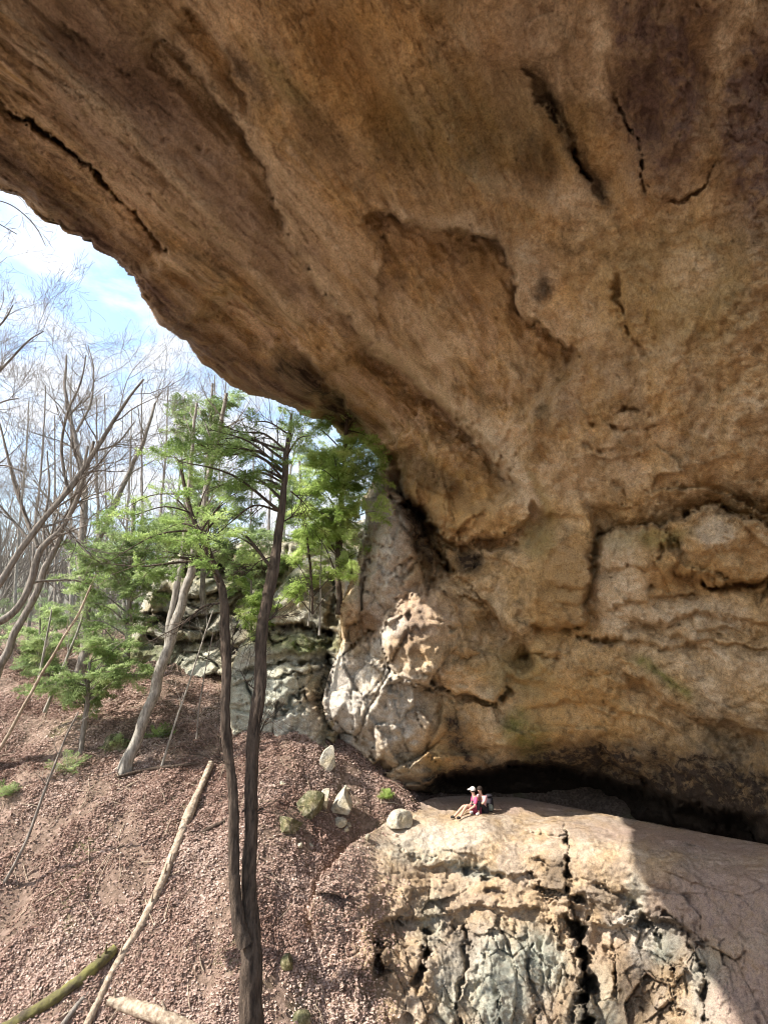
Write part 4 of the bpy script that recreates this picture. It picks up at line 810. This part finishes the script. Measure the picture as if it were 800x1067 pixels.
log('fallen_branch', 'dark branch in the shade of the bleached trunk', [(120,1005,4),(150,965,4),(170,945,3)], m_dark, .4, 0, 8)

# ------------------------------------------------------------------ loose boulders
import bmesh
def boulder(name, label, px, py, w_, h_, dpt, seed, mat, tilt=0, cuts=9, sink=.25, flat=1.0, on='ground', pl=()):
    p_ = surf(px, py); t_ = p_[1]*cp+p_[2]*sp; s_ = t_/FP; rs = np.random.default_rng(seed)
    bm = bmesh.new(); bmesh.ops.create_icosphere(bm, subdivisions=5, radius=1.0)
    V = np.array([v.co[:] for v in bm.verts]); Nn = []
    for k in range(cuts): Nn.append((unit(rs.normal(size=3)), rs.uniform(.42, .8)))
    for a in pl: Nn.append((unit(np.array(a[:3], float)), a[3]))
    for n_, d_ in Nn:
        e = V@n_-d_; V = V-np.outer(np.maximum(e, 0)*.985, n_)
    V = V*(1+.07*fbm(V*2+seed, 4, seed)[:, None])+.012*np.stack([noise(V*9, 1), noise(V*9, 2), noise(V*9, 3)], -1)
    V = V/np.abs(V).max(0); V = V*np.array([w_*s_*.5, dpt*.5, h_*s_*.5*1.05]); a = R(tilt); V = V@np.array([[math.cos(a), 0, math.sin(a)], [0, 1, 0], [-math.sin(a), 0, math.cos(a)]])
    for v, c_ in zip(bm.verts, V): v.co = c_
    me = bpy.data.meshes.new(name); bm.to_mesh(me); bm.free()
    for pg in me.polygons: pg.use_smooth = True
    me.materials.append(mat); o = bpy.data.objects.new(name, me); scene.collection.objects.link(o)
    o.location = (p_[0], p_[1], p_[2]+h_*s_*(.5-sink)); return tag(o, label, 'boulder')
LP = PT(ld.px, ld.py, ld.t)
def ledge_pt(px, py):
    d_ = (ld.px-px)**2+(ld.py-py)**2; d_ = np.where(ld.keep, d_, 1e9); i = np.unravel_index(np.argmin(d_), d_.shape); return (LP[i], float(d_[i]))
def surf(px, py):
    g = hit(px, py); l_, d_ = ledge_pt(px, py)
    return l_ if d_ < 4 and l_[1] < g[1] else g
m_bould = rock_mat('pale_boulder', (0.24, 0.22, 0.18), (0.42, 0.40, 0.34), (0.60, 0.57, 0.50), stain_shade=(('moss', (0.1, 0.12, 0.03)),), bump=.5, fine=2.5)
m_mossb = rock_mat('mossy_boulder', (0.05, 0.055, 0.025), (0.13, 0.125, 0.07), (0.33, 0.31, 0.24), stain_shade=(('moss', (0.1, 0.12, 0.03)),), bump=.6, fine=2.5)
boulder('boulder', 'smooth rounded pale boulder sitting alone left of the two hikers', 416, 862, 29, 22, .8, 3, m_bould, 12, 4)
boulder('boulder', 'wedge shaped pale boulder with a flat face, largest of the group', 357, 852, 34, 33, .9, 5, m_bould, -8, 5, .15, pl=[(-.75,-.2,.6,.42), (.75,-.2,.65,.42), (0,-1,.3,.5), (0,-.3,-1,.4)])
boulder('boulder', 'small pale stone tucked under the wedge shaped boulder', 353, 860, 18, 10, .4, 7, m_bould, 5, 6)
boulder('boulder', 'tilted slab with white right face beside the mossy boulder', 338, 842, 16, 24, .6, 9, m_bould, -18, 7, pl=[(1,0,.3,.4)])
boulder('boulder', 'moss covered boulder at the left of the group', 322, 846, 30, 34, .8, 11, m_mossb, -10, 8)
boulder('boulder', 'grey slab propped against the foot of the outcrop', 343, 803, 19, 30, .5, 13, m_bould, -32, 6, .12, pl=[(0,-1,.2,.45)])
boulder('boulder', 'low dark mossy rock left of the boulder group', 298, 860, 34, 18, .8, 15, m_mossb, 5, 7, .45)
boulder('boulder', 'small mossy rock half buried right of the forked trunks', 300, 1006, 16, 16, .4, 17, m_mossb, 0, 7, .35)
boulder('boulder', 'dark mossy hummock rock below the twin grey trunks', 120, 778, 26, 18, .9, 19, m_mossb, -20, 7, .4)
boulder('boulder', 'half buried pale stone at the bottom edge near the trunks', 314, 1066, 22, 18, .5, 21, m_mossb, 0, 7, .4)
# small evergreen tufts on the slope
def tuft(label, px, py, sz, seed, mat):
    p_ = hit(px, py); t = thing('shrub', p_, label, 'shrub', 'evergreen tufts on the slope'); rs = np.random.default_rng(seed); mb = MB(); fo = []
    for k in range(16):
        d_ = unit(np.array([rs.normal()*.7, rs.normal()*.7, rs.uniform(.35, 1)])); e = p_+d_*sz*rs.uniform(.4, 1); mb.tube([p_, (p_+e)/2+[0, 0, .03], e], [.012, .008, .004], 4)
        spray(fo, p_+(e-p_)*.3, d_, sz*.8, .2, 8, 6, .06, rs, .3)
    mb.build('stem', m_mid, t); foliage(fo, mat, t, rs)
tuft('grey green evergreen tuft on the open slope below the hemlocks', 70, 804, .75, 1, m_hem3)
tuft('small green tuft left of the leaning twin trunks', 120, 780, .5, 2, m_hem3)
tuft('low green tuft at the far left of the slope', 4, 830, .5, 3, m_hem3)
tuft('green tuft just under the background cliff', 165, 770, .6, 4, m_hem)
tuft('little fern green tuft at the foot of the buttress', 402, 832, .3, 5, m_hem2)

# ------------------------------------------------------------------ the two hikers on the rim
def flat_mat(name, c, rough=.8): return simple(name, tuple(a*.85 for a in c), c, 20, rough)
m_skin = flat_mat('skin', (.55, .33, .24), .6); m_pink = flat_mat('pink_cloth', (.62, .10, .20)); m_dk = flat_mat('dark_cloth', (.025, .022, .028)); m_pale = flat_mat('pale_cloth', (.75, .70, .66))
m_lp = flat_mat('pale_pink_cloth', (.72, .42, .44)); m_hair = flat_mat('dark_hair', (.03, .02, .015)); m_mar = flat_mat('maroon_cloth', (.22, .03, .06)); m_grn = flat_mat('faded_green_cloth', (.30, .33, .28)); m_sole = flat_mat('dark_sole', (.04, .035, .03))
def skin_mesh(name, V, E, Rr, mat, parent, sub=2):
    me = bpy.data.meshes.new(name); me.from_pydata([tuple(v) for v in V], E, []); me.update(); o = bpy.data.objects.new(name, me); scene.collection.objects.link(o); o.parent = parent
    o.modifiers.new('Skin', 'SKIN'); o.modifiers['Skin'].use_smooth_shade = True
    if not me.skin_vertices: me.skin_vertices.new() if hasattr(me.skin_vertices, 'new') else None
    for sv, r_ in zip(me.skin_vertices[0].data, Rr): sv.radius = (r_, r_) if not isinstance(r_, tuple) else r_
    me.skin_vertices[0].data[0].use_root = True
    s_ = o.modifiers.new('Subsurf', 'SUBSURF'); s_.levels = sub; s_.render_levels = sub; me.materials.append(mat); return o
def hiker(px, py, face, label, shirt, pants, head_cover, shoes, pose, sleeves=True):
    p_ = ledge_pt(px, py)[0]; t = thing('person', p_+np.array([0, 0, .0]), label, 'person'); t.rotation_euler = (0, 0, R(face))
    J = dict(pel=(0,0,.11), bel=(.02,0,.27), che=(.05,0,.43), nck=(.09,0,.55), hd0=(.11,0,.62), hd1=(.13,0,.72))
    for s_, q in ((1, 'l'), (-1, 'r')):
        J['sh'+q] = (.05, .165*s_, .50); J['el'+q], J['ha'+q] = pose['arm'][0 if s_ > 0 else 1]; J['hp'+q] = (.02, .09*s_, .11)
        J['kn'+q], J['an'+q] = pose['leg'][0 if s_ > 0 else 1]
        a = np.array(J['an'+q]); J['to'+q] = tuple(a+np.array([.15, .02*s_, -.03]))
    V = []; E = []; Rr = []; ix = {}
    def v(k, co, r_): ix[k] = len(V); V.append(co); Rr.append(r_)
    v('pel', J['pel'], (.13, .10)); v('bel', J['bel'], (.115, .085)); v('che', J['che'], (.125, .095)); v('nck', J['nck'], .05); v('hd0', J['hd0'], .062); v('hd1', J['hd1'], (.075, .085))
    E += [(0,1),(1,2),(2,3),(3,4),(4,5)]
    v('hdt', (J['hd1'][0], 0, J['hd1'][2]+.07), .05); E.append((5, ix['hdt'])); v('nos', (J['hd1'][0]+.1, 0, J['hd1'][2]-.02), .012); E.append((5, ix['nos']))
    for q in 'lr':
        v('sh'+q, J['sh'+q], .055); v('el'+q, J['el'+q], .04); v('ha'+q, J['ha'+q], .028); E += [(ix['che'], ix['sh'+q]), (ix['sh'+q], ix['el'+q]), (ix['el'+q], ix['ha'+q])]
        h_ = np.array(J['ha'+q]); d_ = unit(h_-np.array(J['el'+q])); sdv = unit(np.cross(d_, [0, 0, 1])); v('pa'+q, tuple(h_+d_*.06), .03); E.append((ix['ha'+q], ix['pa'+q]))
        for f_ in range(4):
            k1 = 'f%s%d' % (q, f_); b_ = h_+d_*.09+sdv*(.028-.019*f_); v(k1, tuple(b_+d_*.015), .009); E.append((ix['pa'+q], ix[k1])); v(k1+'b', tuple(b_+d_*(.055+.008*(f_ in (1, 2)))-np.array([0, 0, .02])), .008); E.append((ix[k1], ix[k1+'b']))
        v('th'+q, tuple(h_+d_*.05+sdv*.05), .01); E.append((ix['pa'+q], ix['th'+q]))
        v('hp'+q, J['hp'+q], .085); v('kn'+q, J['kn'+q], .058); v('an'+q, J['an'+q], .04); v('to'+q, J['to'+q], .035)
        E += [(ix['pel'], ix['hp'+q]), (ix['hp'+q], ix['kn'+q]), (ix['kn'+q], ix['an'+q]), (ix['an'+q], ix['to'+q])]
    skin_mesh('body', V, E, Rr, m_skin, t)
    def part(nm, keys, edges, rr, mat): skin_mesh(nm, [keys[k] if not isinstance(k, str) else J[k] for k in range(len(keys))], edges, rr, mat, t, 2)
    mid = lambda a, b_, u=.5: tuple(np.array(a)*(1-u)+np.array(b_)*u)
    u_ = .85 if sleeves else .45
    part('shirt', [(0,0,.14), J['bel'], J['che'], mid(J['che'], J['nck'], .55), J['shl'], mid(J['shl'], J['ell'], u_), J['shr'], mid(J['shr'], J['elr'], u_)], [(0,1),(1,2),(2,3),(2,4),(4,5),(2,6),(6,7)], [(.145,.12),(.135,.105),(.145,.115),.06,.07,.055,.07,.055], shirt)
    u_ = pose.get('pant', .95)
    L1 = [J['pel']]; E1 = []; R1 = [(.145, .115)]
    for q in 'lr':
        b_ = len(L1); L1 += [J['hp'+q], mid(J['hp'+q], J['kn'+q], min(u_, 1))]; R1 += [.1, .075]; E1 += [(0, b_), (b_, b_+1)]
        if u_ > 1: L1.append(mid(J['kn'+q], J['an'+q], .8)); R1.append(.06); E1.append((b_+1, b_+2))
    part('trousers' if u_ > 1 else 'shorts', L1, E1, R1, pants)
    for q in 'lr': part('shoe', [tuple(np.array(J['an'+q])+[-.03, 0, -.01]), tuple(np.array(J['to'+q])*.5+np.array(J['an'+q])*.5), J['to'+q]], [(0,1),(1,2)], [.05, .05, .042], shoes)
    hc = np.array(J['hd1'])+[-.008, 0, .03]
    mb = MB(); th = np.linspace(0, math.pi*.55, 9); ph = np.arange(16)/16*2*math.pi
    Vh = np.stack([np.sin(th)[:, None]*np.cos(ph)*.108, np.sin(th)[:, None]*np.sin(ph)*.098, np.cos(th)[:, None]*np.ones(16)*.10], -1)+hc
    i = np.arange(8)[:, None]*16; j = np.arange(16)[None]; mb.add(Vh.reshape(-1, 3), np.stack([i+j, i+16+j, i+16+(j+1) % 16, i+(j+1) % 16], -1).reshape(-1, 4))
    if head_cover[0] == 'cap': mb.add(np.array([[.05,-.07,.03],[.18,-.05,.0],[.18,.05,.0],[.05,.07,.03],[.05,-.07,.045],[.18,-.05,.012],[.18,.05,.012],[.05,.07,.045]])+hc, [[0,1,2,3],[7,6,5,4],[0,4,5,1],[1,5,6,2],[2,6,7,3]])
    o = mesh_from(head_cover[0], np.vstack(mb.v), np.vstack(mb.f), head_cover[1], t)
    if head_cover[0] == 'cap':
        hb = mesh_from('hair', (Vh.reshape(-1, 3)-hc)*np.array([.93, .97, 1])*1.0+hc+np.array([-.025, 0, -.05]), np.vstack(mb.f)[:128], m_hair, t)
    return t
hiker(496.5, 847, 190, 'person in a pink top and pale cap sitting with bare legs stretched down the rim', m_pink, m_mar, ('cap', m_pale), m_sole,
    dict(arm=[((.15,.22,.28),(.34,.16,.16)), ((.10,-.24,.26),(.30,-.20,.12))], leg=[((.40,.12,.30),(.66,.14,-.06)), ((.44,-.11,.22),(.78,-.14,-.10))], pant=.8))
hiker(503.5, 846, 215, 'person in dark clothes with pale pink sleeves hugging drawn up knees', m_lp, m_dk, ('hair', m_hair), m_pale,
    dict(arm=[((.20,.22,.34),(.34,.04,.34)), ((.20,-.22,.34),(.34,-.02,.32))], leg=[((.34,.12,.40),(.34,.12,.04)), ((.36,-.12,.38),(.38,-.12,.04))], pant=1.2))
# rucksack beside them
pk = ledge_pt(510.5, 845)[0]; bp_ = thing('rucksack', pk, 'dark rucksack standing on the rim behind the second hiker', 'rucksack')
def rbox(sx, sy, sz, off, bev):
    bm = bmesh.new(); bmesh.ops.create_cube(bm, size=1.0)
    for v_ in bm.verts: v_.co = Vector((v_.co.x*sx*(1-.2*(v_.co.z > 0)), v_.co.y*sy*(1-.25*(v_.co.z > 0)), v_.co.z*sz))+Vector(off)
    bmesh.ops.bevel(bm, geom=bm.edges[:], offset=bev, segments=3, affect='EDGES'); me = bpy.data.meshes.new('m'); bm.to_mesh(me); bm.free()
    for pg in me.polygons: pg.use_smooth = True
    return me
for nm, a, mt in (('pack_body', (.30,.22,.50,(0,0,.23),.06), m_dk), ('pocket', (.22,.09,.20,(0,-.14,.15),.03), m_grn), ('top_flap', (.27,.22,.09,(0,0,.50),.03), m_dk)):
    me = rbox(*a); me.name = nm; me.materials.append(mt); o = bpy.data.objects.new(nm, me); scene.collection.objects.link(o); o.parent = bp_
for sx in (-.08, .08):
    mb = MB(); mb.tube([(sx,.12,.46),(sx,.2,.36),(sx,.2,.2),(sx,.12,.08)], [.018]*4, 6); mesh_from('strap', np.vstack(mb.v), np.vstack(mb.f), m_dk, bp_)

# ------------------------------------------------------------------ undergrowth along the crest, twigs on the leaves
rs = np.random.default_rng(55); mb = MB(); fo = []
for k in range(330):
    x = rs.uniform(-44, -3); y = rs.uniform(26, 50); b_ = np.array([x, y, float(gz(x, y))]); hgt_ = rs.uniform(1.0, 3.6)
    for j in range(5):
        d_ = unit(np.array([rs.normal()*.5, rs.normal()*.5, 1])); grow(mb, b_, d_, hgt_*rs.uniform(.6, 1), .018, 1, rs, .1, .18, (3, 6))
    if rs.uniform() < .45:
        for j in range(5): spray(fo, b_+np.array([0, 0, hgt_*rs.uniform(.2, .8)]), rs.normal(size=3)*np.array([1, 1, .2]), 1.0, .5, 8, 6, .14, rs, .2)
V = np.concatenate(fo); nb_ = np.vstack(mb.v)
m_brush = leafmat('brushwood', [(0.0, (0.10, 0.085, 0.065)), (0.3, (0.24, 0.21, 0.17)), (0.5, (0.14, 0.20, 0.09)), (1.0, (0.32, 0.42, 0.20))], .3)
tn_ = np.concatenate([rs.uniform(0, .3, len(nb_)), np.repeat(rs.uniform(.5, 1, len(V)), 4)])
tag(mesh_from('undergrowth', np.vstack([nb_, V.reshape(-1, 3)]), np.vstack([np.vstack(mb.f), np.arange(4*len(V)).reshape(-1, 4)+len(nb_)]), m_brush, None, False, {'tint': tn_}), kind='stuff')
mb = MB()
for k in range(420):
    x = rs.uniform(-15, 2); y = rs.uniform(13, 27); z = float(gz(x, y)); a = rs.uniform(0, 6.28); L_ = rs.uniform(.15, .9); d_ = np.array([math.cos(a), math.sin(a), 0])
    q_ = [np.array([x, y, z+.05])+d_*L_*u for u in (-.5, 0, .5)]
    for v_ in q_: v_[2] = float(gz(v_[0], v_[1]))+.06
    q_[1] += rs.normal(size=3)*.03; mb.tube(q_, rs.uniform(.006, .016), 4)
tag(mb.build('twig_litter', m_dead), kind='stuff')

rs = np.random.default_rng(77)
for k in range(10):
    px_, py_ = rs.uniform(285, 385), rs.uniform(815, 900); o = boulder('stone', 'small pale stone fragment half sunk in the leaves around the boulder group', px_, py_, rs.uniform(5, 10), rs.uniform(4, 8), .2, 300+k, m_bould, rs.uniform(-30, 30), 7, .2)
    o['group'] = 'stone fragments among the leaves'; o['category'] = 'stone'

# far-off wood on the hillside behind the crest
rs = np.random.default_rng(91); mb = MB()
def far_z(x, y):
    f_ = float(smooth(60, 160, np.array(math.hypot(x, y)))); z = float(gz(min(max(x, -60), 60), min(y, 85))); return z*(1-f_)+f_*(19+9*float(fbm(np.array([[x/90., y/90., 0]]), 3, 5)[0]))
for k in range(230):
    y = rs.uniform(56, 150); x = rs.uniform(-1.0, -.12)*y; h_ = rs.uniform(7, 13); b_ = np.array([x, y, far_z(x, y)-.5])
    grow(mb, b_, [rs.normal()*.08, 0, 1], h_, .16, 2, rs, .2, .07, (5, 9), (.3, .7))
tag(mb.build('distant_wood', m_mid), kind='stuff')
